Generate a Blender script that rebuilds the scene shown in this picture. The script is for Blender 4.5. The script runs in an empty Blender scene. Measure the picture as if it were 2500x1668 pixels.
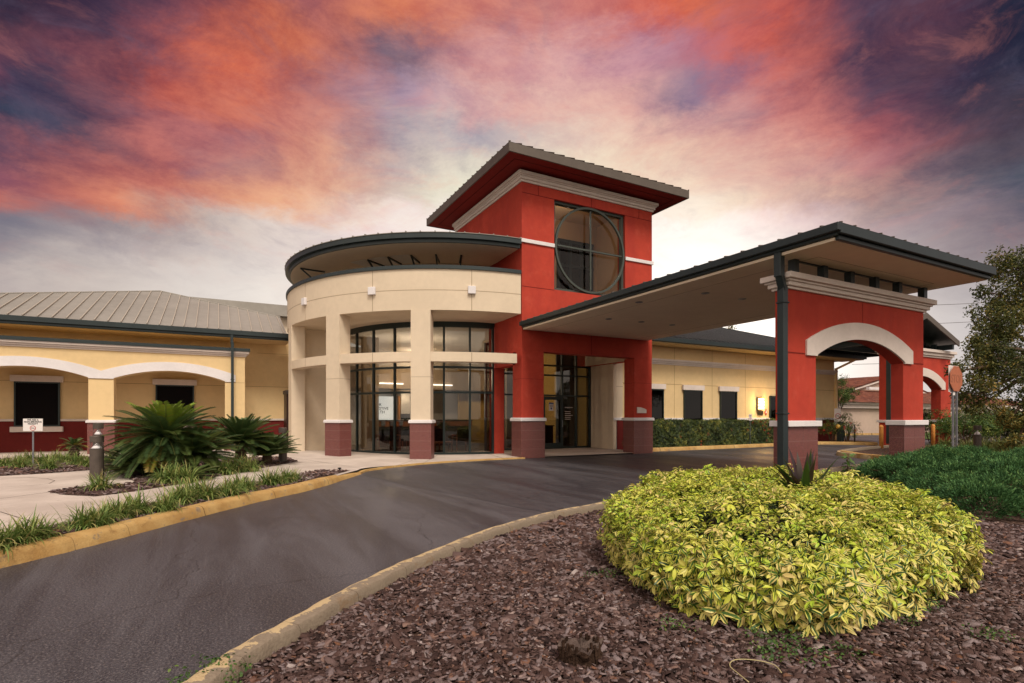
import bpy, math, random
import numpy as np
from mathutils import Vector, Matrix, Euler
S = bpy.context.scene
COL = S.collection
R = math.radians
rnd = random.Random(7)
rng = np.random.default_rng(11)
# ------------------------------------------------------------------ camera
EYE, F0, HOR, CX = 1.45, 1325.0, 1018.0, 1250.0
YAW = R(28.5)
FX, FY = math.sin(YAW), math.cos(YAW)
RX, RY = math.cos(YAW), -math.sin(YAW)
cam = bpy.data.objects.new('camera', bpy.data.cameras.new('camera'))
COL.objects.link(cam)
cam.location = (0, 0, EYE)
cam.rotation_euler = (R(90), 0, -YAW)
cam.data.sensor_width = 36
cam.data.lens = F0 / 2500 * 36
cam.data.shift_y = (HOR - 834) / 2500
cam.data.clip_end = 2000
S.camera = cam

def G(px, py, z=0.0):
    """survey helper: the point at height z measured on the photo"""
    D = F0 * (EYE - z) / (py - HOR)
    l = (px - CX) / F0 * D
    return (D * FX + l * RX, D * FY + l * RY)
def L(lat, D):
    return (D * FX + lat * RX, D * FY + lat * RY)
def pdir(px, py):
    t = (px - CX) / F0; u = (HOR - py) / F0
    v = Vector((FX + t * RX, FY + t * RY, u)); v.normalize(); return v

# ------------------------------------------------------------------ mesh builder
ORG = {}
class MB:
    def __init__(s): s.v = []; s.f = []; s.m = []
    def add(s, vs, fs, mi=0):
        n = len(s.v); s.v += [tuple(v) for v in vs]
        for f in fs: s.f.append([i + n for i in f]); s.m.append(mi)
        return s
    def box(s, x0, x1, y0, y1, z0, z1, mi=0):
        v = [(x0,y0,z0),(x1,y0,z0),(x1,y1,z0),(x0,y1,z0),(x0,y0,z1),(x1,y0,z1),(x1,y1,z1),(x0,y1,z1)]
        return s.add(v, [(0,3,2,1),(4,5,6,7),(0,1,5,4),(1,2,6,5),(2,3,7,6),(3,0,4,7)], mi)
    def rbox(s, cx, cy, ang, lx, ly, z0, z1, mi=0):
        """box centred at cx,cy, turned by ang, full sizes lx, ly"""
        c, q = math.cos(ang), math.sin(ang)
        P = [(-lx/2,-ly/2),(lx/2,-ly/2),(lx/2,ly/2),(-lx/2,ly/2)]
        P = [(cx + a*c - b*q, cy + a*q + b*c) for a, b in P]
        return s.add([(x,y,z0) for x,y in P] + [(x,y,z1) for x,y in P],
                     [(0,3,2,1),(4,5,6,7),(0,1,5,4),(1,2,6,5),(2,3,7,6),(3,0,4,7)], mi)
    def hexa(s, b, t, mi=0):
        n = len(b)
        return s.add(list(b) + list(t), [tuple(range(n))[::-1], tuple(range(n, 2*n))] + [(i, (i+1) % n, n + (i+1) % n, n + i) for i in range(n)], mi)
    def slab(s, poly, z0, z1, mi=0):
        return s.hexa([(x,y,z0) for x,y in poly], [(x,y,z1) for x,y in poly], mi)
    def xz(s, poly, y0, y1, mi=0):
        return s.hexa([(x,y0,z) for x,z in poly], [(x,y1,z) for x,z in poly], mi)
    def yz(s, poly, x0, x1, mi=0):
        return s.hexa([(x0,y,z) for y,z in poly], [(x1,y,z) for y,z in poly], mi)
    def strip(s, A, B, mi=0):
        """ruled solid between two closed loops lists (list of rings)"""
        n = len(A)
        return s.add(list(A) + list(B), [(i, i+1, n+i+1, n+i) for i in range(n-1)], mi)
    def loft(s, rings, mi=0, closed_ring=True, caps=True):
        k = len(rings[0]); base = []
        for r in rings: base += [tuple(p) for p in r]
        fs = []
        for i in range(len(rings)-1):
            for j in range(k if closed_ring else k-1):
                a = i*k + j; b = i*k + (j+1) % k
                fs.append((a, b, b+k, a+k))
        if caps and closed_ring:
            fs.append(tuple(range(k))[::-1]); fs.append(tuple(range((len(rings)-1)*k, len(rings)*k)))
        return s.add(base, fs, mi)
    def arc(s, c, r0, r1, a0, a1, z0, z1, n=24, mi=0):
        rings = []
        for i in range(n+1):
            a = R(a0 + (a1-a0)*i/n); q = (-math.sin(a), -math.cos(a))
            rings.append([(c[0]+q[0]*r, c[1]+q[1]*r, z) for r, z in ((r0,z0),(r1,z0),(r1,z1),(r0,z1))])
        return s.loft(rings, mi)
    def tube(s, pts, r, n=8, mi=0):
        pts = [Vector(p) for p in pts]; rs = r if isinstance(r, (list, tuple)) else [r]*len(pts)
        rings = []; prev = None
        for i, p in enumerate(pts):
            d = (pts[min(i+1, len(pts)-1)] - pts[max(i-1, 0)]).normalized()
            u = prev if prev is not None else (Vector((0,0,1)) if abs(d.z) < .9 else Vector((1,0,0)))
            u = (u - d*u.dot(d)).normalized(); prev = u; w = d.cross(u)
            rings.append([p + (u*math.cos(2*math.pi*k/n) + w*math.sin(2*math.pi*k/n))*rs[i] for k in range(n)])
        return s.loft(rings, mi)
    def lathe(s, c, prof, n=20, mi=0):
        return s.loft([[(c[0]+r*math.cos(2*math.pi*k/n), c[1]+r*math.sin(2*math.pi*k/n), z) for k in range(n)] for r, z in prof], mi)
    def bar(s, a, b, w, h, mi=0):
        """square bar from a to b"""
        a = Vector(a); b = Vector(b); d = (b-a).normalized()
        u = d.cross(Vector((0,0,1)));  u = u.normalized() if u.length > 1e-3 else Vector((1,0,0))
        t = u.cross(d).normalized()
        q = [(-w/2,-h/2),(w/2,-h/2),(w/2,h/2),(-w/2,h/2)]
        return s.hexa([a+u*i+t*j for i,j in q], [b+u*i+t*j for i,j in q], mi)
    def build(s, name, mats, parent=None, bevel=0, smooth=False):
        me = bpy.data.meshes.new(name)
        root = parent
        while root is not None and root.parent is not None: root = root.parent
        o0 = Vector(root.location) if root is not None else Vector((0,0,0))
        me.from_pydata([tuple(Vector(v) - o0) for v in s.v], [], s.f)
        if not isinstance(mats, (list, tuple)): mats = [mats]
        for m in mats: me.materials.append(m)
        me.polygons.foreach_set('material_index', s.m)
        if smooth: me.polygons.foreach_set('use_smooth', [True]*len(s.f))
        me.validate(); me.update()
        import bmesh
        bm = bmesh.new(); bm.from_mesh(me); bmesh.ops.recalc_face_normals(bm, faces=bm.faces); bm.to_mesh(me); bm.free()
        o = bpy.data.objects.new(name, me); COL.objects.link(o)
        o.parent = parent
        if bevel:
            b = o.modifiers.new('bevel', 'BEVEL'); b.width = bevel; b.segments = 1; b.limit_method = 'ANGLE'; b.angle_limit = R(50)
        return o

def tag(o, label=None, cat=None, group=None, kind=None):
    if label: o['label'] = label
    if cat: o['category'] = cat
    if group: o['group'] = group
    if kind: o['kind'] = kind
    return o
def thing(name, label, cat, loc=(0,0,0), group=None):
    o = bpy.data.objects.new(name, None); COL.objects.link(o); o.location = loc
    o.empty_display_size = .2
    return tag(o, label, cat, group)
def dup(root, loc, rz=0, sc=1.0, label=None, group=None, sz=None):
    kids = [(c, list(c.children)) for c in root.children]
    r = root.copy(); COL.objects.link(r)
    r.location = loc; r.rotation_euler = (0,0,rz); r.scale = (sc, sc, sz or sc)
    if label: r['label'] = label
    if group: r['group'] = group
    for ch, gs in kids:
        c = ch.copy(); COL.objects.link(c); c.parent = r
        for g in gs:
            d = g.copy(); COL.objects.link(d); d.parent = c
    return r

def npmesh(name, V, F, mats, parent=None, uv=None, rn=None, mi=None, smooth=True):
    """V (n,3) ; F list of arrays (k,3) or (k,4); uv (n,2); rn (n,) per vertex"""
    me = bpy.data.meshes.new(name)
    me.vertices.add(len(V)); me.vertices.foreach_set('co', np.asarray(V, np.float32).ravel())
    loops = np.concatenate([f.ravel() for f in F]).astype(np.int32)
    tot = np.concatenate([np.full(len(f), f.shape[1]) for f in F]).astype(np.int32)
    st = np.concatenate([[0], np.cumsum(tot)[:-1]]).astype(np.int32)
    me.loops.add(len(loops)); me.loops.foreach_set('vertex_index', loops)
    me.polygons.add(len(tot)); me.polygons.foreach_set('loop_start', st)
    me.update(calc_edges=True)
    if smooth: me.polygons.foreach_set('use_smooth', np.ones(len(tot), bool))
    if uv is not None:
        a = me.attributes.new('luv', 'FLOAT_VECTOR', 'POINT')
        a.data.foreach_set('vector', np.column_stack([uv, np.zeros(len(uv))]).astype(np.float32).ravel())
    if rn is not None:
        a = me.attributes.new('rnd', 'FLOAT', 'POINT'); a.data.foreach_set('value', rn.astype(np.float32))
    if not isinstance(mats, (list, tuple)): mats = [mats]
    for m in mats: me.materials.append(m)
    if mi is not None: me.polygons.foreach_set('material_index', mi.astype(np.int32))
    me.update()
    o = bpy.data.objects.new(name, me); COL.objects.link(o); o.parent = parent
    return o

# ------------------------------------------------------------------ materials
def lin(c):
    return tuple(((x/255)/12.92 if x/255 <= .04045 else ((x/255+.055)/1.055)**2.4) for x in c)
class NT:
    def __init__(s, tree): s.t = tree; s.n = tree.nodes; s.l = tree.links
    def new(s, typ, **kw):
        n = s.n.new(typ)
        for k, v in kw.items():
            if k.startswith('_'): setattr(n, k[1:], v)
            else: s.inp(n, k, v)
        return n
    def inp(s, n, k, v):
        k = {'fac':'Factor'}.get(k, k)
        sock = n.inputs[int(k[1:])] if (k[0] == 'i' and k[1:].isdigit()) else n.inputs[k]
        if hasattr(v, 'is_output') : s.l.new(v, sock)
        else:
            if sock.type == 'RGBA' and len(v) == 3: v = (*v, 1)
            sock.default_value = v
    def math(s, op, a, b=0.0, clamp=False):
        n = s.new('ShaderNodeMath', _operation=op, i0=a, i1=b); n.use_clamp = clamp; return n.outputs[0]
    def mix(s, f, a, b, mode='MIX'):
        n = s.n.new('ShaderNodeMix'); n.data_type = 'RGBA'; n.blend_type = mode; n.clamp_factor = True
        for i, v in ((0, f), (6, a), (7, b)):
            if hasattr(v, 'is_output'): s.l.new(v, n.inputs[i])
            else:
                if i and len(v) == 3: v = (*v, 1)
                n.inputs[i].default_value = v
        return n.outputs[2]
    def noise(s, vec, scale, detail=4, rough=.55, dist=0.0, lac=2.0):
        n = s.new('ShaderNodeTexNoise', Scale=scale, Detail=detail, Roughness=rough, Distortion=dist, Lacunarity=lac)
        if vec is not None: s.l.new(vec, n.inputs['Vector'])
        return n
    def smooth(s, v, a, b, lo=0., hi=1.):
        n = s.n.new('ShaderNodeMapRange'); n.interpolation_type = 'SMOOTHSTEP'
        s.l.new(v, n.inputs[0])
        for i, x in enumerate((a, b, lo, hi)): n.inputs[i+1].default_value = x
        return n.outputs[0]
def mat(name, col, rough=.7, spec=.5, metal=0, bump=None, var=None, extra=None):
    """col linear; var = (scale, amount) soft stains; bump = (scale, strength)"""
    m = bpy.data.materials.new(name); m.use_nodes = True
    t = NT(m.node_tree); b = t.n['Principled BSDF']
    b.inputs['Roughness'].default_value = rough; b.inputs['Metallic'].default_value = metal
    b.inputs['Specular IOR Level'].default_value = spec
    geo = t.n.new('ShaderNodeNewGeometry').outputs['Position']
    c = (*col[:3], 1)
    src = None
    if var:
        n1 = t.noise(geo, var[0], 5, .6); n2 = t.noise(geo, var[0]*9, 4, .6)
        v = t.math('ADD', t.math('MULTIPLY', n1.outputs[0], .65), t.math('MULTIPLY', n2.outputs[0], .35))
        v = t.smooth(v, .32, .68)
        lo = tuple(x*(1-var[1]) for x in col[:3]); hi = tuple(min(x*(1+var[1]*.6), .95) for x in col[:3])
        src = t.mix(v, lo, hi); t.l.new(src, b.inputs['Base Color'])
    else: b.inputs['Base Color'].default_value = c
    if bump:
        n = t.noise(geo, bump[0], 3, .6)
        bp = t.new('ShaderNodeBump', Strength=bump[1], Distance=.02); t.l.new(n.outputs[0], bp.inputs['Height']); t.l.new(bp.outputs[0], b.inputs['Normal'])
    if extra: extra(t, b, geo, src)
    return m
M = {}
M['cream'] = mat('cream_stucco', (.70,.585,.45), .85, .2, bump=(160,.35), var=(.6,.07))
M['yellow'] = mat('yellow_stucco', (.74,.55,.30), .85, .2, bump=(160,.35), var=(.6,.08))
def streaks(t, b, geo, src):
    mp = t.new('ShaderNodeMapping', Vector=geo); mp.inputs['Scale'].default_value = (1.0,1.0,.22)
    n = t.noise(mp.outputs[0], 1.1, 6, .62)
    f = t.smooth(n.outputs[0], .44, .70, 0, .55)
    n2 = t.noise(geo, 2.6, 6, .7); src = t.mix(t.smooth(n2.outputs[0], .52, .74, 0, .35), src, (.56,.11,.075))
    t.l.new(t.mix(f, src, (.33,.034,.028)), b.inputs['Base Color'])
M['red'] = mat('red_stucco', (.46,.055,.034), .85, .2, bump=(140,.4), var=(.5,.16), extra=streaks)
M['wainscot'] = mat('dark_red_stucco', (.15,.017,.015), .85, .25, bump=(140,.4), var=(.8,.15))
M['trim'] = mat('pale_trim', (.68,.60,.56), .8, .25, bump=(150,.25), var=(1.2,.09))
M['white'] = mat('white_trim', (.74,.71,.73), .75, .3, bump=(150,.2), var=(1.5,.07))
M['groove'] = mat('joint_cream', (.40,.31,.22), .9, .1)
M['groove_y'] = mat('joint_yellow', (.40,.27,.14), .9, .1)
M['groove_r'] = mat('joint_red', (.17,.02,.016), .9, .1)
M['green'] = mat('dark_green_metal', (.019,.031,.035), .42, .5, .15, bump=(4,.05), var=(1.5,.2))
M['frame'] = mat('window_frame_metal', (.010,.022,.022), .4, .5, .1)
M['ring'] = mat('ring_metal', (.055,.068,.060), .45, .5, .2, var=(2,.15))
M['fascia'] = mat('bronze_fascia', (.115,.095,.082), .5, .4, .2, var=(1.2,.12))
M['seam_dark'] = mat('dark_roof_seam', (.12,.14,.15), .35, .5, .3)
M['seam'] = mat('roof_seam', (.46,.41,.35), .5, .4, .2)
M['roof'] = mat('tan_metal_roof', (.31,.29,.265), .55, .35, .15, var=(.35,.14), bump=(1.3,.05))
M['roof_dark'] = mat('slate_metal_roof', (.03,.042,.048), .33, .5, .4, var=(.5,.2))
M['soffit'] = mat('tan_soffit', (.82,.69,.54), .85, .15, bump=(120,.2), var=(.5,.06))
M['soffit_r'] = mat('red_soffit', (.22,.022,.018), .85, .2, var=(.5,.1))
M['inside'] = mat('inside_wall', (.34,.26,.18), .9, .1)
M['tanwall'] = mat('inside_tan_wall', (.52,.36,.20), .9, .1)
M['insidew'] = mat('inside_white_wall', (.78,.75,.70), .9, .1)
M['black'] = mat('black_screen', (.006,.005,.006), .8, .08)
M['wood'] = mat('reddish_wood', (.27,.085,.03), .45, .4, var=(3,.25))
M['darkwood'] = mat('dark_wood', (.035,.014,.010), .45, .4)
M['fabric'] = mat('black_fabric', (.012,.011,.014), .9, .2)
M['steel'] = mat('galvanised_steel', (.28,.29,.33), .4, .5, .7, var=(9,.2))
M['bark'] = mat('bark', (.10,.065,.045), .9, .2, bump=(30,.9), var=(8,.35))
M['bollard'] = mat('bronze_bollard', (.085,.068,.058), .5, .4, .25, var=(6,.2))
M['cone'] = mat('reflector_cone', (.88,.88,.9), .4, .5, 0)
M['yellowpaint'] = mat('yellow_post_paint', (.60,.25,.055), .55, .4, var=(5,.12))
M['ink'] = mat('black_lettering', (.012,.012,.014), .6, .3)
M['signwhite'] = mat('white_sign_face', (.74,.70,.69), .5, .4)
M['signred'] = mat('red_sign_ink', (.45,.02,.02), .5, .4)
M['stop'] = mat('faded_orange_sign', (.42,.135,.068), .5, .4, var=(7,.1))
M['stopink'] = mat('weathered_letters', (.33,.12,.07), .6, .3)
M['brass'] = mat('yellow_ball', (.65,.40,.08), .35, .5)
M['flower'] = mat('red_petal', (.62,.02,.012), .6, .3)
M['floor'] = mat('inside_floor', (.07,.055,.045), .35, .5)
M['blue'] = mat('blue_print', (.03,.07,.22), .5, .4)
def granite(t, b, geo, src):
    v = t.new('ShaderNodeTexVoronoi', Scale=240.0); t.l.new(geo, v.inputs['Vector'])
    n = t.noise(geo, 90, 3, .7)
    c = t.mix(t.smooth(n.outputs[0], .4, .6), (.085,.024,.024), (.24,.088,.078))
    c = t.mix(.35, c, v.outputs['Color'], 'SOFT_LIGHT')
    # grout joints on a 0.32 x 0.36 m grid
    sx = t.new('ShaderNodeSeparateXYZ', Vector=geo)
    g = t.math('FRACT', t.math('DIVIDE', sx.outputs[2], .325))
    h = t.math('ADD', t.math('LESS_THAN', g, .018), t.math('GREATER_THAN', g, .982), True)
    t.l.new(t.mix(t.math('MULTIPLY', h, .30), c, (.34,.24,.23)), b.inputs['Base Color'])
M['granite'] = mat('red_granite_tile', (.2,.06,.05), .38, .5, extra=granite)
M['grout'] = mat('grout', (.19,.10,.095), .8, .2)
def glassmat(name, tint, refl=1.0, rough=.0):
    m = bpy.data.materials.new(name); m.use_nodes = True; t = NT(m.node_tree); t.n.clear()
    o = t.n.new('ShaderNodeOutputMaterial'); tr = t.new('ShaderNodeBsdfTransparent', Color=tint)
    gl = t.new('ShaderNodeBsdfGlossy', Roughness=rough, Color=(.9,.9,.9))
    lw = t.new('ShaderNodeLayerWeight', Blend=.5)
    fz = t.math('ADD', t.math('MULTIPLY', t.math('POWER', lw.outputs['Facing'], 4.0), .80), .045)
    mx = t.n.new('ShaderNodeMixShader'); t.l.new(t.math('MULTIPLY', fz, refl, True), mx.inputs[0])
    t.l.new(tr.outputs[0], mx.inputs[1]); t.l.new(gl.outputs[0], mx.inputs[2]); t.l.new(mx.outputs[0], o.inputs[0]); return m
M['glass'] = glassmat('tinted_glass', (.60,.58,.54), 1.2)
M['glassdark'] = glassmat('dark_glass', (.10,.09,.08), .6)
M['clear'] = glassmat('clear_lens', (.95,.94,.95), .35)
def emis(name, col, st):
    m = bpy.data.materials.new(name); m.use_nodes = True; t = NT(m.node_tree); b = t.n['Principled BSDF']
    b.inputs['Base Color'].default_value = (*col, 1); b.inputs['Emission Color'].default_value = (*col, 1); b.inputs['Emission Strength'].default_value = st; return m
M['lit'] = emis('lit_tube', (1,.93,.86), 5)
M['litwarm'] = emis('lit_lamp_glass', (1,.62,.22), 7)
M['board'] = emis('glowing_board', (.78,.84,.88), 1.5)  # emission added so the board reads through the tinted glass

def asphalt(t, b, geo, src, dark=0):
    sp = t.noise(geo, 62, 4, .85); mp = t.new('ShaderNodeMapping', Vector=geo)
    mp.inputs['Rotation'].default_value = (0,0,R(-38)); mp.inputs['Scale'].default_value = (1.3,.22,1)
    tr = t.noise(mp.outputs[0], .85, 8, .66, .5); big = t.noise(geo, .28, 5, .6, .4)
    c = t.mix(t.smooth(tr.outputs[0], .36, .66), (.027,.028,.038), (.094,.090,.104))
    c = t.mix(t.smooth(big.outputs[0], .45, .66, 0, .45), c, (.036,.033,.040))
    c = t.mix(t.smooth(sp.outputs[0], .52, .64, 0, .8), c, (.24,.215,.22))
    c = t.mix(t.smooth(sp.outputs[0], .49, .36, 0, .9), c, (.010,.009,.012))
    if dark: c = t.mix(dark, c, (.018,.018,.024))
    # crack lines
    vo = t.new('ShaderNodeTexVoronoi', _feature='DISTANCE_TO_EDGE', Scale=.33)
    w = t.noise(geo, 1.4, 4, .6); va = t.new('ShaderNodeVectorMath', _operation='MULTIPLY_ADD', i1=(.5,.5,.5)); t.l.new(w.outputs['Color'], va.inputs[0]); t.l.new(geo, va.inputs[2]); t.l.new(va.outputs[0], vo.inputs['Vector'])
    cr = t.smooth(vo.outputs['Distance'], .003, .0, 0, .7)
    c = t.mix(cr, c, (.008,.007,.008))
    t.l.new(c, b.inputs['Base Color'])
    t.l.new(t.smooth(tr.outputs[0], .35, .7, .40, .62), b.inputs['Roughness'])
    bp = t.new('ShaderNodeBump', Strength=.55, Distance=.012); t.l.new(sp.outputs[0], bp.inputs['Height']); t.l.new(bp.outputs[0], b.inputs['Normal'])
M['asphalt'] = mat('asphalt', (.05,.05,.05), .6, .5, extra=asphalt)
M['asphalt_new'] = mat('newer_asphalt', (.05,.05,.05), .6, .5, extra=lambda *a: asphalt(*a, dark=.38))
def concrete(t, b, geo, src):
    n = t.noise(geo, .7, 6, .6); f = t.noise(geo, 60, 3, .6); st = t.noise(geo, 3.5, 5, .7)
    c = t.mix(t.smooth(n.outputs[0], .35, .7), (.46,.39,.35), (.60,.52,.47))
    c = t.mix(t.smooth(f.outputs[0], .5, .75, 0, .25), c, (.22,.18,.155))
    c = t.mix(t.smooth(st.outputs[0], .58, .75, 0, .4), c, (.25,.20,.165))
    t.l.new(c, b.inputs['Base Color'])
M['concrete'] = mat('concrete', (.4,.35,.3), .8, .3, bump=(70,.25), extra=concrete)
def kerbpaint(chip):
    def fn(t, b, geo, src):
        n = t.noise(geo, 7, 6, .65); s2 = t.noise(geo, 2.2, 5, .7); g = t.noise(geo, 45, 3, .6)
        grey = t.mix(g.outputs[0], (.17,.13,.095), (.30,.245,.185))
        ye = t.mix(t.smooth(s2.outputs[0], .3, .7), (.39,.225,.075), (.54,.36,.145)) if not chip else t.mix(s2.outputs[0], (.44,.33,.19), (.56,.43,.25))
        f = t.smooth(n.outputs[0], .58, .66, 0, .75)
        if chip:
            at = t.n.new('ShaderNodeAttribute'); at.attribute_name = 'luv'
            sx = t.new('ShaderNodeSeparateXYZ', Vector=at.outputs['Vector'])
            v = t.math('ADD', sx.outputs[0], t.math('MULTIPLY', t.math('SUBTRACT', n.outputs[0], .5), 1.1))
            f = t.smooth(v, .50, .53)
        at2 = t.n.new('ShaderNodeAttribute'); at2.attribute_name = 'luv'
        s3 = t.new('ShaderNodeSeparateXYZ', Vector=at2.outputs['Vector'])
        jn_ = t.smooth(t.math('PINGPONG', t.math('SUBTRACT', s3.outputs[1], 2.0), 3.5), .030, .018, 0, .85)
        sc_ = t.noise(geo, 3.2, 7, .75, 1.2)
        cc = t.mix(f, ye, grey)
        cc = t.mix(t.smooth(sc_.outputs[0], .56, .66, 0, .45), cc, (.20,.11,.045))
        t.l.new(t.mix(jn_, cc, (.045,.025,.012)), b.inputs['Base Color'])
    return fn
M['kerb'] = mat('yellow_kerb_paint', (.5,.3,.07), .7, .3, bump=(60,.4), extra=kerbpaint(False))
M['kerb_old'] = mat('peeling_kerb_paint', (.5,.3,.07), .8, .3, bump=(60,.4), extra=kerbpaint(True))
M['kerb_grey'] = mat('concrete_kerb', (.30,.26,.22), .85, .2, bump=(60,.3), var=(4,.2))
def soil(t, b, geo, src):
    v = t.new('ShaderNodeTexVoronoi', Scale=24.0, Randomness=1.0); w = t.noise(geo, 9, 3, .6)
    va = t.new('ShaderNodeVectorMath', _operation='MULTIPLY_ADD', i1=(.12,.12,.12)); t.l.new(w.outputs['Color'], va.inputs[0]); t.l.new(geo, va.inputs[2]); t.l.new(va.outputs[0], v.inputs['Vector'])
    sx = t.new('ShaderNodeSeparateColor', Color=v.outputs['Color'])
    c = t.mix(sx.outputs[0], (.035,.018,.013), (.13,.080,.064))
    c = t.mix(t.smooth(sx.outputs[1], .75, 1, 0, .7), c, (.20,.15,.135))
    t.l.new(c, b.inputs['Base Color'])
    bp = t.new('ShaderNodeBump', Strength=.9, Distance=.03); t.l.new(v.outputs['Distance'], bp.inputs['Height']); t.l.new(bp.outputs[0], b.inputs['Normal'])
M['soil'] = mat('mulch_bed', (.06,.03,.02), .95, .1, extra=soil)
def attr_ramp(stops, vein=None, trans=0):
    def fn(t, b, geo, src):
        at = t.n.new('ShaderNodeAttribute'); at.attribute_name = 'rnd'
        r = t.n.new('ShaderNodeValToRGB'); el = r.color_ramp.elements
        for i, (p, c) in enumerate(stops):
            e = el[i] if i < 2 else el.new(p)
            e.position = p; e.color = (*c, 1)
        t.l.new(at.outputs['Fac'], r.inputs[0]); c = r.outputs[0]
        if vein: c = vein(t, c, geo, at)
        t.l.new(c, b.inputs['Base Color'])
        if trans:
            tr = t.new('ShaderNodeBsdfTranslucent', Color=c); mx = t.n.new('ShaderNodeMixShader'); mx.inputs[0].default_value = trans
            o = t.n['Material Output']; t.l.new(b.outputs[0], mx.inputs[1]); t.l.new(tr.outputs[0], mx.inputs[2]); t.l.new(mx.outputs[0], o.inputs[0])
    return fn
M['chip'] = mat('bark_chips', (.1,.06,.05), .8, .25, bump=(140,.6), extra=attr_ramp([(0,(.018,.010,.010)),(.3,(.075,.040,.034)),(.55,(.135,.086,.080)),(.76,(.235,.185,.190)),(.87,(.18,.078,.042)),(1,(.44,.38,.38))]))
def varieg(t, c, geo, at):
    lu = t.n.new('ShaderNodeAttribute'); lu.attribute_name = 'luv'
    sx = t.new('ShaderNodeSeparateXYZ', Vector=lu.outputs['Vector'])
    n = t.noise(geo, 38, 3, .6)
    a = t.math('ABSOLUTE', sx.outputs[1])
    # share of green per leaf from rnd; creamy margin outside
    lim = t.math('MULTIPLY', t.math('SUBTRACT', t.math('FRACT', t.math('MULTIPLY', at.outputs['Fac'], 17.3)), .16), .75)
    v = t.math('ADD', t.math('SUBTRACT', lim, a), t.math('MULTIPLY', t.math('SUBTRACT', n.outputs[0], .5), .8))
    green = t.mix(t.math('FRACT', t.math('MULTIPLY', at.outputs['Fac'], 7.7)), (.018,.055,.012), (.075,.17,.02))
    return t.mix(t.smooth(v, -.03, .06), c, green)
M['scheff'] = mat('variegated_leaf', (.5,.5,.1), .42, .45, extra=attr_ramp([(0,(.66,.52,.19)),(.35,(.74,.66,.18)),(.7,(.66,.70,.09)),(1,(.40,.56,.05))], varieg, .22))
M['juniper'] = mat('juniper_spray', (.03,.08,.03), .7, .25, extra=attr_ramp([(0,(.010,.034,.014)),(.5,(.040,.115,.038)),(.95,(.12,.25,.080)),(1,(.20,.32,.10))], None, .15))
M['cycad'] = mat('cycad_frond', (.03,.06,.02), .45, .5, extra=attr_ramp([(0,(.030,.060,.022)),(.45,(.085,.145,.042)),(.7,(.165,.205,.055)),(.88,(.22,.34,.028)),(1,(.36,.25,.05))], None, .2))
M['grass'] = mat('strappy_grass', (.08,.14,.03), .6, .3, extra=attr_ramp([(0,(.045,.085,.020)),(.4,(.12,.20,.045)),(.75,(.26,.32,.09)),(1,(.44,.34,.15))], None, .2))
M['oak'] = mat('oak_leaf', (.05,.06,.02), .6, .3, extra=attr_ramp([(0,(.034,.048,.016)),(.45,(.090,.105,.028)),(.8,(.22,.18,.045)),(1,(.40,.25,.06))], None, .3))
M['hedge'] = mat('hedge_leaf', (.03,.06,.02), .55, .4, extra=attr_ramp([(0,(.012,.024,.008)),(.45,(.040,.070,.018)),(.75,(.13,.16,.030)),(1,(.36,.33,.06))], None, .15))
M['lightleaf'] = mat('light_leaf', (.1,.2,.05), .55, .4, extra=attr_ramp([(0,(.03,.075,.018)),(.6,(.09,.17,.035)),(1,(.30,.33,.07))], None, .25))
M['purple'] = mat('bromeliad_leaf', (.05,.03,.03), .4, .5, extra=attr_ramp([(0,(.030,.012,.018)),(.5,(.05,.035,.028)),(.75,(.03,.075,.018)),(1,(.045,.11,.022))], None, .1))
M['stem'] = mat('woody_stem', (.14,.085,.055), .85, .2, var=(12,.3))
def tiles(t, b, geo, src):
    sx = t.new('ShaderNodeSeparateXYZ', Vector=geo)
    w = t.math('SINE', t.math('MULTIPLY', sx.outputs[0], 2*math.pi/.30))
    n = t.noise(geo, 5, 3, .7)
    row = t.math('FRACT', t.math('DIVIDE', sx.outputs[2], .14))
    mp = t.new('ShaderNodeMapping', Vector=geo); mp.inputs['Scale'].default_value = (3.3,2.2,7)
    wn = t.n.new('ShaderNodeTexWhiteNoise'); sn = t.new('ShaderNodeVectorMath', _operation='FLOOR'); t.l.new(mp.outputs[0], sn.inputs[0]); t.l.new(sn.outputs[0], wn.inputs[0])
    c = t.mix(wn.outputs[0], (.12,.028,.018), (.30,.10,.055)); c = t.mix(t.smooth(row, .0, .22, .75, 0), c, (.030,.010,.010))
    c = t.mix(t.smooth(n.outputs[0], .6, .72, 0, .7), c, (.55,.40,.34))
    t.l.new(c, b.inputs['Base Color'])
    bp = t.new('ShaderNodeBump', Strength=1, Distance=.08); t.l.new(t.math('ADD', w, row), bp.inputs['Height']); t.l.new(bp.outputs[0], b.inputs['Normal'])
M['tile'] = mat('clay_roof_tile', (.2,.06,.04), .7, .3, extra=tiles)
M['pinkwall'] = mat('pinkish_wall', (.50,.385,.32), .85, .2, bump=(90,.3), var=(.4,.1))
# ------------------------------------------------------------------ sky and light
W = bpy.data.worlds.new('World'); S.world = W; W.use_nodes = True
t = NT(W.node_tree); bg = t.n['Background']
dirv = t.n.new('ShaderNodeTexCoord').outputs['Generated']
def vm(op, a, b=None, c=None):
    n = t.n.new('ShaderNodeVectorMath'); n.operation = op
    for i, v in enumerate((a, b, c)):
        if v is None: continue
        if hasattr(v, 'is_output'): t.l.new(v, n.inputs[i])
        else: n.inputs[i].default_value = v
    return n
mpc = t.new('ShaderNodeMapping', Vector=dirv); mpc.inputs['Scale'].default_value = (1,1,2.1); mpc.inputs['Rotation'].default_value = (R(10),R(-14),0)
w1 = t.noise(mpc.outputs[0], 4.2, 5, .55, .7)
w2 = t.noise(mpc.outputs[0], 9.0, 9, .70, .25)
wa = vm('SUBTRACT', w1.outputs['Color'], (.5,.5,.5)); wb = vm('SUBTRACT', w2.outputs['Color'], (.5,.5,.5))
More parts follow.
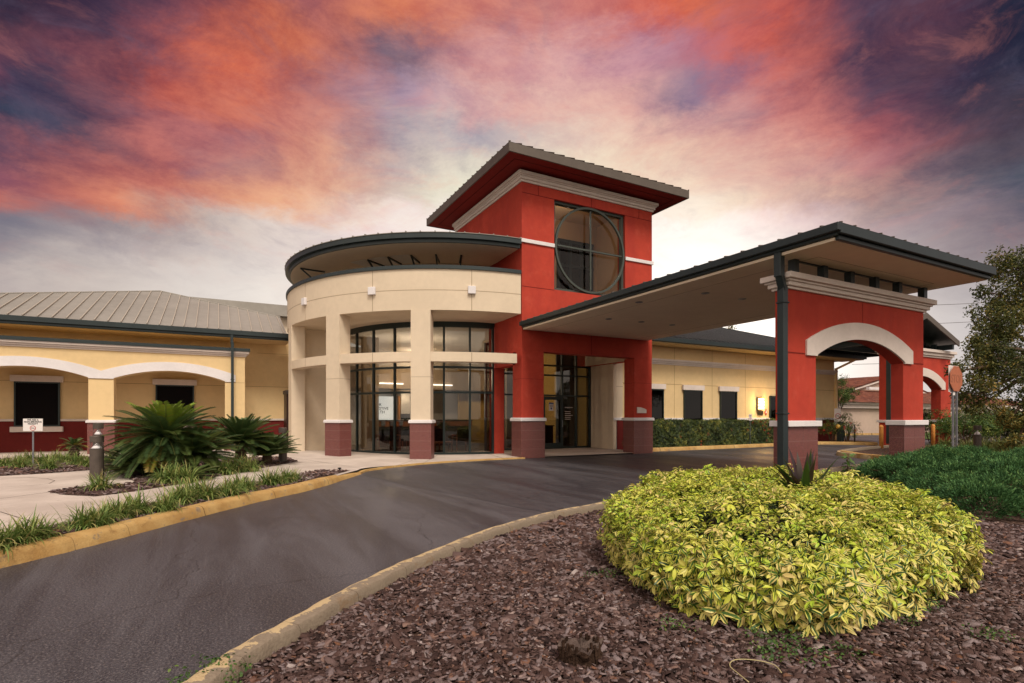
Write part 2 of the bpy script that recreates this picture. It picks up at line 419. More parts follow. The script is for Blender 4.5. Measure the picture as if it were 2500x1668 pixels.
warp = vm('MULTIPLY_ADD', wa.outputs[0], (.10,.10,.07), dirv)
warp = vm('MULTIPLY_ADD', wb.outputs[0], (.115,.115,.065), warp.outputs[0]).outputs[0]
# bearing and height of the (warped) direction
fx = vm('DOT_PRODUCT', warp, (FX,FY,0)).outputs['Value']; rx = vm('DOT_PRODUCT', warp, (RX,RY,0)).outputs['Value']
az = t.math('ADD', t.math('DIVIDE', t.math('ARCTAN2', rx, fx), 2*math.pi), .5)
sp = t.new('ShaderNodeSeparateXYZ', Vector=warp)
el = t.math('ARCTAN2', sp.outputs[2], t.math('SQRT', t.math('ADD', t.math('MULTIPLY', fx, fx), t.math('MULTIPLY', rx, rx))))
# colours of the evening sky, laid out by bearing and height
CXS = [0,180,360,540,720,900,1080,1260,1440,1620,1800,1980,2160,2340]
ROWS = {
-40: [(60,42,62),(70,46,68),(90,55,75),(120,70,85),(150,85,95),(190,105,100),(205,115,105),(200,110,110),(190,90,88),(190,88,78),(140,70,80),(90,58,80),(80,52,72),(35,38,60)],
0: [(78,45,62),(85,50,70),(110,60,80),(150,80,85),(170,90,95),(215,115,95),(225,125,105),(215,120,115),(205,90,85),(220,95,75),(165,75,80),(95,60,85),(110,60,80),(35,38,60)],
60: [(80,50,68),(90,55,75),(85,58,80),(190,85,75),(215,120,90),(225,120,90),(185,110,130),(205,130,145),(190,105,120),(215,90,75),(190,80,80),(85,58,82),(120,62,75),(30,36,58)],
120: [(150,75,85),(115,65,80),(150,80,85),(232,105,75),(200,105,105),(115,88,110),(185,120,145),(215,150,170),(190,130,165),(140,98,128),(205,90,85),(105,65,85),(110,62,75),(45,42,62)],
180: [(62,55,80),(65,55,80),(190,85,80),(215,105,85),(165,95,110),(160,125,150),(225,150,160),(225,165,180),(205,140,160),(106,98,140),(195,95,100),(100,62,85),(85,58,78),(50,45,65)],
240: [(50,55,80),(60,60,85),(160,85,100),(200,105,100),(190,110,120),(150,135,165),(220,165,180),(228,175,185),(225,160,170),(180,130,160),(200,110,120),(130,72,90),(90,60,78),(70,55,70)],
300: [(70,62,85),(110,75,95),(165,90,105),(170,95,115),(220,130,115),(165,145,172),(190,170,195),(225,190,200),(232,180,185),(225,160,165),(205,125,135),(190,90,95),(95,65,82),(90,60,75)],
360: [(130,80,95),(170,90,95),(185,95,100),(165,105,125),(225,150,140),(190,165,185),(215,195,205),(235,210,212),(240,200,200),(230,175,175),(215,145,150),(150,105,120),(110,80,95),(85,75,90)],
420: [(150,90,100),(180,95,100),(200,110,105),(200,125,125),(228,155,140),(215,185,195),(235,220,225),(240,220,222),(242,210,208),(232,185,185),(215,150,152),(170,120,130),(115,95,108),(85,82,98)],
468: [(195,105,105),(222,125,108),(215,130,115),(232,150,128),(235,165,150),(235,200,200),(240,225,225),(242,225,222),(240,215,212),(235,200,198),(220,170,168),(175,135,140),(120,105,118),(90,88,102)],
505: [(118,114,124),(140,128,132),(165,150,146),(185,172,168),(215,200,195),(235,220,218),(240,228,224),(242,230,226),(243,228,222),(240,222,218),(225,195,190),(165,140,148),(122,110,120),(112,98,108)],
580: [(140,132,138),(165,155,155),(185,172,168),(200,188,183),(220,205,200),(238,225,220),(243,232,228),(245,232,226),(248,240,235),(245,235,230),(215,200,198),(165,152,156),(138,128,134),(128,118,125)],
640: [(168,155,155),(190,178,172),(205,193,187),(210,200,195),(230,218,210),(242,230,225),(245,235,230),(248,238,232),(252,246,240),(253,248,243),(232,220,214),(190,178,178),(165,155,157),(155,147,150)],
720: [(198,184,175),(208,195,187),(215,205,198),(222,212,205),(238,228,220),(246,238,232),(250,243,238),(252,246,240),(255,251,244),(255,253,248),(252,244,236),(225,212,206),(195,187,186),(185,177,179)],
960: [(205,190,180),(212,199,190),(220,208,200),(228,216,208),(240,230,222),(248,240,234),(252,245,240),(254,248,242),(255,252,246),(255,254,250),(255,250,242),(240,228,220),(205,197,195),(195,187,188)]}
ry = sorted(ROWS); 
def tune(c, y):
    r_, g_, b_ = c
    if r_ > 150 and y < 490: m_ = (r_+g_+b_)/3; r_, g_, b_ = r_*.94+m_*.06, (g_*.94+m_*.06)*1.05, (b_*.94+m_*.06)*.93
    if r_ < 125 and y < 440: r_, g_, b_ = r_*.82, g_*.95, b_*.94
    if y >= 505: r_, g_, b_ = [min(255, v*1.05) for v in (r_, g_*1.0, b_*.99)]
    return lin((min(r_,255), min(g_,255), min(b_,255)))
TAB = np.array([[tune(c, y) for c in ROWS[y]] for y in ry])
def sky_at(azd, eld):
    a = R(azd); tt = math.tan(a); u = math.tan(R(eld))*math.sqrt(1+tt*tt)
    X = (CX + tt*F0)*.94; Y = (HOR - u*F0)*.94
    X = min(max(X, 0), 2340); Y = min(max(Y, -40), 960)
    i = min(max(np.searchsorted(ry, Y)-1, 0), len(ry)-2); v = (Y-ry[i])/(ry[i+1]-ry[i]); j = min(int(X/180), 12); w = X/180-j
    return (TAB[i,j]*(1-w)+TAB[i,j+1]*w)*(1-v) + (TAB[i+1,j]*(1-w)+TAB[i+1,j+1]*w)*v
ELS = [0,4,7.5,10.5,12.5,14.2,15.8,17.5,20,22.5,25,27.5,30,33,36.5,40]
AZS = [-47+94*k/27 for k in range(28)]
c = None
for i, e_ in enumerate(ELS):
    rp = t.n.new('ShaderNodeValToRGB'); E = rp.color_ramp.elements; rp.color_ramp.interpolation = 'LINEAR'
    st = [(0, None)] + [((a/360)+.5, sky_at(a, e_)) for a in AZS] + [(1, None)]
    side = (.50,.36,.36) if e_ > 8 else (.58,.50,.46)
    for k, (p_, col) in enumerate(st):
        q = E[k] if k < 2 else E.new(p_)
        q.position = p_; q.color = (*(col if col is not None else side), 1)
    t.l.new(az, rp.inputs[0])
    if c is None: c = rp.outputs[0]
    else: c = t.mix(t.smooth(el, R(ELS[i-1]), R(e_)), c, rp.outputs[0])
c = t.mix(t.smooth(el, R(40), R(75)), c, (.20,.17,.26))
n5 = t.noise(mpc.outputs[0], 5.0, 10, .74, .3)
c = t.mix(t.math('MULTIPLY', t.smooth(sp.outputs[2], .16, .36), .6), c, t.mix(1.0, c, t.mix(t.smooth(n5.outputs[0], .34, .66), (.16,.20,.34), (.86,.74,.64)), 'SOFT_LIGHT'))
# fine fibres inside the clouds
n3 = t.noise(mpc.outputs[0], 8.5, 8, .68, .7)
raw = t.new('ShaderNodeSeparateXYZ', Vector=dirv).outputs[2]
hi = t.math('MULTIPLY', t.smooth(raw, .14, .32), t.smooth(n3.outputs[0], .50, .72, 0, .18))
c = t.mix(hi, c, lin((238,146,128)))
lo = t.math('MULTIPLY', t.smooth(raw, .10, .32), t.smooth(n3.outputs[0], .50, .28, 0, .22))
c = t.mix(lo, c, lin((104,98,122)))
# low sun glow behind the building
gd = pdir(1760, 830)
gl = t.math('POWER', t.math('MAXIMUM', vm('DOT_PRODUCT', dirv, tuple(gd)).outputs['Value'], 0.0), 75.0)
c = t.mix(t.math('MULTIPLY', gl, .9), c, (1.6,1.45,1.28))
# the brighter half of the sky behind the photographer
bk = vm('DOT_PRODUCT', dirv, (-FX,-FY,.30)).outputs['Value']
bf = t.smooth(bk, -.15, .75)
n4 = t.noise(mpc.outputs[0], 2.2, 6, .6, .8)
bc = t.mix(t.smooth(n4.outputs[0], .35, .65), (.88,.75,.64), (1.5,1.26,1.04))
c = t.mix(bf, c, bc)
SUN_EL, SUN_AZ = R(54), R(188)   # the light comes over the photographer's shoulder
sky = t.n.new('ShaderNodeTexSky'); sky.sky_type = 'NISHITA'; sky.sun_disc = False
sky.sun_elevation = SUN_EL; sky.sun_rotation = SUN_AZ
nb = t.n.new('ShaderNodeBackground'); t.l.new(sky.outputs[0], nb.inputs[0]); nb.inputs[1].default_value = .05
t.l.new(c, bg.inputs[0]); bg.inputs[1].default_value = 1.0
mxs = t.n.new('ShaderNodeMixShader'); mxs.inputs[0].default_value = .04
t.l.new(bg.outputs[0], mxs.inputs[1]); t.l.new(nb.outputs[0], mxs.inputs[2]); t.l.new(mxs.outputs[0], t.n['World Output'].inputs[0])
W.cycles.sampling_method = 'MANUAL'; W.cycles.sample_map_resolution = 512
sl = bpy.data.lights.new('sun', 'SUN'); sl.energy = 2.8; sl.angle = R(20); sl.color = (1,.90,.76)
so = bpy.data.objects.new('sun', sl); COL.objects.link(so)
sv = Vector((math.sin(SUN_AZ)*math.cos(SUN_EL), math.cos(SUN_AZ)*math.cos(SUN_EL), math.sin(SUN_EL)))
so.rotation_euler = sv.to_track_quat('Z', 'Y').to_euler()
S.view_settings.view_transform = 'Standard'; S.view_settings.look = 'None'; S.view_settings.gamma = 1
S.view_settings.exposure = 0.05
S.cycles.use_denoising = True
S.cycles.max_bounces = 7; S.cycles.transparent_max_bounces = 10; S.cycles.diffuse_bounces = 4; S.cycles.glossy_bounces = 3
S.cycles.caustics_reflective = False; S.cycles.caustics_refractive = False
# ------------------------------------------------------------------ the clinic
bld = thing('clinic_building', 'cream and brick-red clinic with round glazed lobby, square tower and metal roofs', 'building', (9.3,16.4,0))
def base_and_cap(par, x0, x1, y0, y1, zb, zc, grout_x=(), grout_y=()):
    """granite tiled base with a pale cap, under a column part"""
    MB().box(x0-.03, x1+.03, y0-.03, y1+.03, 0, zb).build('granite_base', M['granite'], par, .008)
    MB().box((x0+x1)/2-.003, (x0+x1)/2+.003, y0-.033, y0-.03, 0, zb-.005).box(x0-.033, x0-.03, (y0+y1)/2-.003, (y0+y1)/2+.003, 0, zb-.005).build('tile_joint', M['grout'], par)
    m = MB(); m.box(x0-.075, x1+.075, y0-.075, y1+.075, zb, zc-.02).box(x0-.055, x1+.055, y0-.055, y1+.055, zc-.02, zc)
    m.build('cap', M['white'], par, .01)
# --- tower walls
tw = MB()
X0, X1, Y0, Y1 = 9.29, 15.27, 16.4, 22.3
tw.box(X0, X1, Y0, 16.85, 3.76, 6.02).box(X0, 10.63, Y0, 16.85, 6.02, 9.28).box(13.90, X1, Y0, 16.85, 6.02, 9.28).box(X0, X1, Y0, 16.85, 9.28, 10.03)
tw.box(X0, X0+.35, 16.85, Y1, 5.0, 10.03).box(X1-.35, X1, 16.85, Y1, 3.76, 10.03).box(X0+.35, X1-.35, Y1-.3, Y1, 5.0, 10.03)
tw.box(X0, X0+.35, 16.85, 19.0, 3.30, 5.0)
tw.box(9.27, 9.70, 18.5, 18.9, 0, 3.30)
def gr(m, x0, x1, z, y=Y0, mi=1): m.box(x0, x1, y-.003, y, z-.012, z+.012, mi)
gr(tw, X0, X1, 9.26); gr(tw, X0, 10.63, 6.0); gr(tw, 13.9, X1, 6.0)
for x in (9.96, 12.28, 14.59): tw.box(x-.012, x+.012, Y0-.003, Y0, 9.272, 9.7, 1)
tw.box(12.268, 12.292, Y0-.003, Y0, 3.77, 4.55, 1)
tower = tw.build('tower_wall', [M['red'], M['groove_r']], bld)
tag(tower, 'brick-red square tower walls')
for i, (a, b) in enumerate(((9.29, 10.19), (14.35, 15.27))):
    m = MB().box(a, b, 16.4, 17.06 if i == 0 else 17.0, 1.2, 3.76)
    m.box(a-.003, b+.003, 16.397, 17.06, 2.77, 2.794, 1)
    cl = m.build('column', [M['red'], M['groove_r']], bld, .01)
    base_and_cap(cl, a, b, 16.4, 17.06 if i == 0 else 17.0, 1.30, 1.42)
# cornice of the tower
m = MB()
def cornice_ring(m, x0, x1, y0, y1, zs, mi=0):
    """stepped moulding on three sides: zs = [(z0,z1,proj)]"""
    for z0, z1, p in zs:
        m.box(x0-p, x1+p, y0-p, y0, z0, z1, mi); m.box(x0-p, x0, y0, y1, z0, z1, mi); m.box(x1, x1+p, y0, y1, z0, z1, mi)
cornice_ring(m, X0, X1, Y0, Y1, [(9.62,9.70,.05),(9.70,9.80,.10),(9.80,9.84,.14),(9.84,9.95,.19)])
m.build('cornice', M['trim'], bld, .008)
MB().box(9.24, 10.63, 16.35, Y0, 7.52, 7.65).build('string_course', M['white'], bld, .006)
MB().box(13.9, 15.32, 16.35, Y0, 7.52, 7.65).build('string_course', M['white'], bld, .006)
# tower roof: fascia, soffit, ribbed metal
RX0, RX1, RY0, RY1 = 8.27, 16.29, 15.41, 23.3
rf = MB(); apex = [(12.28, 18.5, 12.0), (12.28, 20.2, 12.0)]
rf.add([(RX0,RY0,10.335),(RX1,RY0,10.335),(RX1,RY1,10.335),(RX0,RY1,10.335),(12.28,18.5,11.9),(12.28,20.2,11.9)], [(0,1,4),(1,2,5,4),(2,3,5),(3,0,4,5),(3,2,1,0)])
for k in range(20):
    x = RX0 + .03 + k*(RX1-RX0-.06)/19; d = min(abs(x-RX0), abs(x-RX1)); 
    rf.bar((x, RY0-.01, 10.345), (x, RY0+d*.75, 10.34+d*.75*.5), .03, .045)
for k in range(20):
    y = RY0 + .03 + k*(RY1-RY0-.06)/19; d = min(abs(y-RY0), abs(y-RY1))
    rf.bar((RX0-.01, y, 10.345), (RX0+d*.95, y, 10.34+d*.95*.38), .03, .045)
roof1 = rf.build('roof', M['fascia'], bld)
m = MB()
for a in ((RX0,RX1,RY0,RY0+.05),(RX0,RX1,RY1-.05,RY1),(RX0,RX0+.05,RY0+.05,RY1-.05),(RX1-.05,RX1,RY0+.05,RY1-.05)): m.box(*a, 10.03, 10.33)
m.build('fascia', M['fascia'], roof1, .006)
m = MB().box(RX0+.05, RX1-.05, RY0+.05, RY1-.05, 10.045, 10.10)
for a in ((RX0+.42,RX1-.42,RY0+.42,RY0+.435),(RX0+.42,RX1-.42,RY1-.435,RY1-.42),(RX0+.42,RX0+.435,RY0+.435,RY1-.435),(RX1-.435,RX1-.42,RY0+.435,RY1-.435)): m.box(*a, 10.040, 10.045, 1)
m.build('soffit', [M['soffit_r'], M['black']], roof1)
# big square window with a round ring
WX0, WX1, WZ0, WZ1 = 10.63, 13.90, 6.02, 9.28; WC = (12.265, 7.65)
m = MB()
for a in ((WX0,WX0+.10,WZ0,WZ1),(WX1-.10,WX1,WZ0,WZ1),(WX0+.1,WX1-.1,WZ0,WZ0+.10),(WX0+.1,WX1-.1,WZ1-.10,WZ1)): m.box(a[0],a[1],16.50,16.68,a[2],a[3])
win = m.build('window', M['ring'], bld, .006)
tag(win, 'square tower window with a round ring')
m = MB(); rings = []
for i in range(65):
    a = 2*math.pi*i/64
    rings.append([(WC[0]+math.cos(a)*r, y, WC[1]+math.sin(a)*r) for r, y in ((1.52,16.39),(1.60,16.39),(1.60,16.47),(1.52,16.47))])
m.loft(rings, caps=False)
m.box(WC[0]-1.48, WC[0]+1.48, 16.42, 16.47, WC[1]-.03, WC[1]+.03).box(WC[0]-.03, WC[0]+.03, 16.42, 16.47, WC[1]-1.48, WC[1]-.032).box(WC[0]-.03, WC[0]+.03, 16.42, 16.47, WC[1]+.032, WC[1]+1.48)
m.build('ring', M['ring'], win, .004)
MB().box(WX0+.1, WX1-.1, 16.63, 16.64, WZ0+.1, WZ1-.1).build('pane', M['clear'], win)
# inside of the tower top
m = MB().box(9.7, 14.9, 19.5, 19.6, 5.0, 9.9).box(9.7, 14.9, 16.9, 19.5, 5.0, 5.1).box(9.7, 14.9, 16.9, 19.5, 9.9, 9.99)
m.box(9.66, 9.7, 16.9, 19.5, 5.0, 9.9).box(14.88, 14.91, 16.9, 19.5, 5.1, 9.9)
m.build('inner_wall', M['tanwall'], bld)
m = MB()
for x in (12.75, 13.35, 13.95, 14.5): m.box(x, x+.12, 19.38, 19.5, 5.15, 9.05)
for z in (6.7, 7.9, 8.95): m.box(12.75, 14.62, 19.36, 19.38, z, z+.12)
m.box(12.8, 14.6, 19.46, 19.5, 5.15, 9.0, 1)
m.build('inner_window', [M['frame'], M['glassdark']], bld)
l = bpy.data.lights.new('tower_lamp', 'POINT'); l.energy = 26; l.color = (1,.84,.64); l.shadow_soft_size = .04
o = bpy.data.objects.new('tower_lamp', l); COL.objects.link(o); o.location = (12.0, 17.6, 9.2)
# --- entrance recess behind the tower front
m = MB().box(15.10, 15.265, 18.6, 20.35, 0, 3.759).box(14.87, 14.918, 16.852, 20.35, 3.77, 4.6).box(15.27, 15.62, 18.6, 18.9, 1.40, 4.2)
m.box(15.27, 15.62, 18.597, 18.6, 2.77, 2.79, 1)
m.build('entrance_wall', [M['cream'], M['groove']], bld)
m = MB().box(15.302, 15.62, 18.58, 18.6, 0, 1.30, 0); m.build('wainscot', M['wainscot'], bld)
m = MB().box(15.10, 15.66, 18.55, 18.598, 1.302, 1.42); m.build('wall_cap', M['white'], bld, .006)
MB().box(9.7, 14.87, 16.86, 20.4, 4.5, 4.6).build('entrance_ceiling', M['soffit'], bld)
sf = MB()
vs = [9.72, 10.55, 11.4, 12.42, 13.50, 14.26, 15.03]
for x in vs: sf.box(x, x+.07, 20.2, 20.32, .05, 4.5)
for z in (.05, 2.36, 3.25, 3.68, 4.43): sf.box(9.79, 15.03, 20.21, 20.31, z, z+.07)
sfo = sf.build('storefront', M['frame'], bld, .004)
MB().box(9.75, 15.08, 20.26, 20.265, .1, 4.47).build('pane', M['glass'], sfo)
for (a, b) in ((12.49, 13.0), (13.0, 13.5)):
    pass
dr = MB()
for z0, z1 in ((.06,.30),(2.20,2.34)): dr.box(12.6, 13.42, 20.16, 20.2, z0, z1)
dr.box(12.51, 12.6, 20.16, 20.2, .06, 2.34).box(13.42, 13.5, 20.16, 20.2, .06, 2.34)
door = dr.build('door', M['frame'], bld, .004); tag(door, 'dark glazed entrance door')
MB().tube([(13.46,20.13,1.0),(13.46,20.10,1.02),(13.46,20.10,1.28),(13.46,20.13,1.3)], .012).build('handle', M['steel'], door)
# --- round lobby: inner drum of glass, outer drum on columns
DC = (9.6, 23.4); RO = 7.1; RG = 4.9
def dpt(a, r): a = R(a); return (DC[0]-math.sin(a)*r, DC[1]-math.cos(a)*r)
A0, A1 = 3.2, 112.0
m = MB(); m.arc(DC, RO-.45, RO, A0, A1, 5.01, 6.38, 72)
for a in (17.3, 44.7, 72.0): m.arc(DC, RO, RO+.003, a-.1, a+.1, 5.02, 6.37, 1, 1)
m.arc(DC, RO, RO+.003, A0, A1, 5.665, 5.687, 72, 1)
drum = m.build('drum_wall', [M['cream'], M['groove']], bld); tag(drum, 'cream curved parapet wall of the round lobby')
m = MB().arc(DC, RO-.5, RO+.05, A0, A1, 6.38, 6.50, 72)
for k in range(60):
    a = A0 + k*(A1-A0)/60; m.arc(DC, RO+.05, RO+.056, a, a+.06, 6.385, 6.50, 1)
m.build('coping', M['green'], drum)
for a in (17.3, 44.7, 72.0):
    x, y = dpt(a, RO+.05); MB().rbox(x, y, -R(a), .26, .10, 5.56, 5.82).build('wall_block', M['white'], drum, .012)
m = MB(); m.arc(DC, RO-.40, RO, A0+1.2, 90, 3.30, 3.62, 60)
for a in (17.3, 44.7, 72.0): m.arc(DC, RO, RO+.003, a-.1, a+.1, 3.31, 3.61, 1, 1)
m.build('ring_beam', [M['cream'], M['groove']], bld)
for a in (31.0, 58.4):
    x, y = dpt(a, RO-.24); m = MB()
    m.rbox(x, y, -R(a), .66, .50, 1.2, 5.01).rbox(x, y, -R(a), .664, .504, 2.775, 2.79, 1)
    # the raised joint is kept inside the face width
    cl = m.build('column', [M['cream'], M['groove']], bld)
    MB().rbox(x, y, -R(a), .72, .56, 0, 1.24).build('granite_base', M['granite'], cl, .008)
    jx, jy = dpt(a, RO-.24+.2815); MB().rbox(jx, jy, -R(a), .006, .003, 0, 1.235).build('tile_joint', M['grout'], cl)
    m = MB().rbox(x, y, -R(a), .80, .64, 1.24, 1.33).rbox(x, y, -R(a), .77, .61, 1.33, 1.35)
    m.build('cap', M['white'], cl, .01)
# walkway ceiling between the drums
MB().arc(DC, RG-.1, RO-.45, A0, A1, 5.01, 5.11, 60).build('walkway_ceiling', M['cream'], bld)
MB().arc(DC, RG-.12, RG+.02, 3, 100, 4.86, 5.01, 60).build('glazing_head', M['frame'], bld)
# curved glazing
def ang_at(px, r):
    tt = (px-CX)/F0; dx, dy = FX+tt*RX, FY+tt*RY
    a = dx*dx+dy*dy; b = -2*(dx*DC[0]+dy*DC[1]); cc = DC[0]**2+DC[1]**2-r*r
    s = (-b - math.sqrt(max(b*b-4*a*cc, 0)))/(2*a)
    return math.degrees(math.atan2(DC[0]-s*dx, DC[1]-s*dy))
ANG = [ang_at(p, RG) for p in (841.4, 871.9, 912.5, 964, 1023, 1084, 1147, 1203)]
m = MB()
for a in ANG:
    x, y = dpt(a, RG); m.rbox(x, y, -R(a), .075, .09, .05, 4.86)
for z in (.05, 2.33, 3.27, 4.80): m.arc(DC, RG-.05, RG+.05, ANG[-1], ANG[0], z, z+.075, 48)
gz = m.build('curved_glazing', M['frame'], bld); tag(gz, 'curved dark framed glass wall of the lobby')
for i in range(len(ANG)-1):
    MB().arc(DC, RG-.006, RG, ANG[i+1]+.4, ANG[i]-.4, .13, 4.80, 8).build('pane', M['glass'], gz)
# solid wall closing the walkway on the left, floor, inner ceiling and walls
x, y = dpt(86.5, RO-.25); m = MB().rbox(x, y, -R(86.5), .62, .5, 0, 5.01); m.build('return_wall', M['cream'], bld)
m = MB().box(2.95, 4.80, 23.35, 23.6, 0, 5.0); m.build('side_wall', M['cream'], bld)
m = MB().box(4.7, 15.0, 20.4, 29, .0, .045)
m.build('lobby_floor', M['floor'], bld)
m = MB().box(4.72, 16.0, 28.0, 28.2, 0, 5.0)
m.build('inner_wall', M['insidew'], bld)
m = MB().box(4.75, 15.0, 24.5, 28.0, 2.75, 3.7)
m.build('bulkhead', M['inside'], bld)
MB().arc(DC, 0.05, RG-.12, 0, 359.9, 4.90, 5.0, 40).build('lobby_ceiling', M['insidew'], bld)
for (x0, x1, y) in ((6.45, 7.54, 24.4), (9.02, 9.98, 24.4)):
    tag(MB().box(x0, x1, y, y+.09, 2.95, 3.0).build('tube_light', M['lit'], None, 0), 'lit strip light under the lobby bulkhead, %s' % ('nearer the left wall' if x0 < 7 else 'right of the other strip'), 'lamp', 'strip lights in the lobby')
MB().box(14.99, 15.2, 20.4, 28, 0, 5).build('inner_wall', mat('yellow_lobby_wall', (.62,.42,.14), .9, .1), bld)
MB().box(13.95, 14.98, 21.3, 21.4, .05, 4.4).build('partition', M['darkwood'], bld)  # added dark board standing in for dark reflections in the right panes
m = MB().box(5.5, 6.17, 23.5, 23.9, .05, 4.9); m.build('inner_column', M['inside'], bld)
m = MB().box(12.0, 12.35, 22.6, 22.9, .05, 4.0); m.build('inner_column', M['inside'], bld)
for (x, y, z, e) in ((9.0, 26.9, 4.4, 90), (7.6, 22.8, 3.3, 300), (8.4, 26.4, 2.4, 26), (12.6, 23.8, 3.0, 70)):  # first one is an added fill to brighten the upper back wall
    l = bpy.data.lights.new('lobby_lamp_and_fill', 'POINT'); l.energy = e; l.color = (1,.82,.62); l.shadow_soft_size = .05
    o = bpy.data.objects.new('lobby_lamp_and_fill', l); COL.objects.link(o); o.location = (x, y, z)
# floating round roof
m = MB(); seg = 60
zz = 7.28
m.arc(DC, .05, 6.98, 3.4, 175, zz, zz+.05, seg)
rr = m.build('roof', M['soffit'], bld); tag(rr, 'thin round roof floating over the lobby')
m = MB(); m.arc(DC, 6.98, 7.06, 3.3, 176, zz-.0, zz+.14, seg).arc(DC, 7.06, 7.18, 3.3, 176, zz+.12, zz+.28, seg)
m.build('fascia', M['green'], rr)
m = MB(); NN = 64
rings = []
for i in range(NN+1):
    a = 3.3 + i*(176-3.3)/NN; p = dpt(a, 7.2); q = dpt(a, .2)
    rings.append([(p[0],p[1],zz+.285),(p[0],p[1],zz+.305),(q[0],q[1],zz+.9),(q[0],q[1],zz+.8)])
m.loft(rings)
for i in range(44):
    a = 3.6 + i*172/44; p = dpt(a, 7.21); q = dpt(a, 3.0)
    m.bar((p[0],p[1],zz+.315),(q[0],q[1],zz+.66), .03, .04)
m.build('metal_sheet', M['roof'], rr)
for k in (0,1,2,3,4,7):
    a = 19.4 + 9.1*k; ro_ = 5.7 if k < 7 else 6.8; p = dpt(a, ro_); q = dpt(a, ro_-.95)
    MB().bar((p[0],p[1],zz-.01),(q[0],q[1],6.55), .05, .05).bar((p[0],p[1],zz-.03),(q[0],q[1],zz-.03), .05, .05).build('strut', M['green'], rr)
for k in range(3):
    a = 37.6 + 9.1*k
    MB().arc(DC, 4.75, 5.75, a+.8, a+8.2, 7.262, 7.277, 6).build('skylight', M['insidew'], rr)
MB().arc(DC, 4.35, 4.5, 3.4, 176, 5.12, 7.275, 40).build('clerestory_wall', M['soffit'], rr)

# --- left wing
def yx(px, Y):
    tt = (px-CX)/F0; return Y*(FX+tt*RX)/(FY+tt*RY)
m = MB(); m.box(-14, 2.9, 26.8, 27.1, 0, 5.0)
m.box(-14, 2.9, 26.797, 26.8, 2.80, 2.82, 1); m.box(1.55, 2.9, 26.797, 26.8, 4.3, 4.32, 1)
wl = m.build('wing_wall', [M['yellow'], M['groove_y']], bld); tag(wl, 'long yellow wall behind the arcade')
MB().box(-14, 2.9, 26.77, 26.796, 0, 1.28).build('wainscot', M['wainscot'], wl)
wxs = [(yx(35,26.75), yx(147,26.75)), (yx(380,26.75), yx(474,26.75))]
for a, b in ((-14, wxs[0][0]-.005), (wxs[0][1]+.005, wxs[1][0]-.005), (wxs[1][1]+.005, 2.9)): MB().box(a, b, 26.72, 26.796, 1.282, 1.37).build('wall_cap', M['trim'], wl, .006)
MB().box(-14, .9, 24.6, 26.7, 3.95, 4.02).build('arcade_ceiling', M['yellow'], wl)
for (pa, pb, z0) in ((35, 147, 1.09), (380, 474, 1.09)):
    a, b = yx(pa, 26.75), yx(pb, 26.75); zt = 2.78
    m = MB()
    for q in ((a, a+.05, z0, zt), (b-.05, b, z0, zt), (a+.05, b-.05, z0, z0+.05), (a+.05, b-.05, zt-.05, zt)): m.box(q[0], q[1], 26.68, 26.77, q[2], q[3])
    w = m.build('window', M['frame'], bld)
    MB().box(a+.05, b-.05, 26.72, 26.73, z0+.05, zt-.05).build('screen', M['black'], w)
    MB().box(a-.10, b+.10, 26.62, 26.768, zt, zt+.24).build('lintel', M['trim'], w, .008)
    MB().box(a-.10, b+.10, 26.60, 26.768, z0-.21, z0-.01).build('sill', M['trim'], w, .008)
# arcade: piers and flat arches
YA = 24.2; TH = .55
def arch_curve(xa, xb, zs, zc, n=22):
    """circular segment through the springings and the crown"""
    h = zc - zs; w = (xb-xa)/2; r = (w*w+h*h)/(2*h); cx = (xa+xb)/2
    a = math.asin(min(1, w/r))
    return [(cx + r*math.sin(-a+2*a*i/n), zc - r + r*math.cos(-a+2*a*i/n)) for i in range(n+1)]
def arch_wall(m, xa, xb, zs, zc, ztop, y0, y1, mi=0):
    pts = arch_curve(xa, xb, zs, zc)
    for (p, q) in zip(pts[:-1], pts[1:]): m.xz([p, q, (q[0], ztop), (p[0], ztop)], y0, y1, mi)
def arch_band(m, xa, xb, zs, zc, th, ext, y0, y1, drop=0, mi=0, join=(True, True)):
    """white archivolt standing proud, with square feet"""
    inn = arch_curve(xa, xb, zs, zc); out = arch_curve(xa-ext, xb+ext, zs+th*.75, zc+th)
    n = len(inn)
    rings = []
    for (a, b) in zip(inn, out): rings.append([(a[0],y0,a[1]),(b[0],y0,b[1]),(b[0],y1,b[1]),(a[0],y1,a[1])])
    m.loft(rings, mi)
    for s, i in ((-1, 0), (1, n-1)):
        xi = inn[i][0]; xo = out[i][0]
        if drop or ext:
            P = [(xi, zs-drop), (xo, zs-drop), out[i], inn[i]]
            if s > 0: P = P[::-1]
            m.xz(P, y0, y1, mi)
bays = [(-7.60-.74-3.56, -8.34), (-7.60, -4.04), (-3.30, .265)]
m = MB()
for (a, b) in bays: arch_wall(m, a, b, 2.84, 3.19, 4.05, YA, YA+TH)
for (a, b) in ((-8.34,-7.60), (-4.04,-3.30), (.265,.97)): m.box(a, b, YA, YA+TH, 2.84, 4.05)
ar = m.build('arcade_wall', [M['yellow'], M['groove_y']], bld); tag(ar, 'yellow arcade front with shallow white arches')
m = MB()
for (a, b) in bays: arch_band(m, a, b, 2.86, 3.19, .33, .37, YA-.035, YA-.001, .03)
m.build('archivolt', M['white'], ar)
for (a, b) in ((-8.34,-7.60), (-4.04,-3.30), (.265,.97)):
    m = MB().box(a, b, YA, YA+TH, 1.2, 2.84); m.box(a+.01, b-.01, YA-.003, YA, 2.80, 2.815, 1)
    cl = m.build('column', [M['yellow'], M['groove_y']], bld, .01)
    base_and_cap(cl, a, b, YA, YA+TH, 1.24, 1.34)
m = MB()
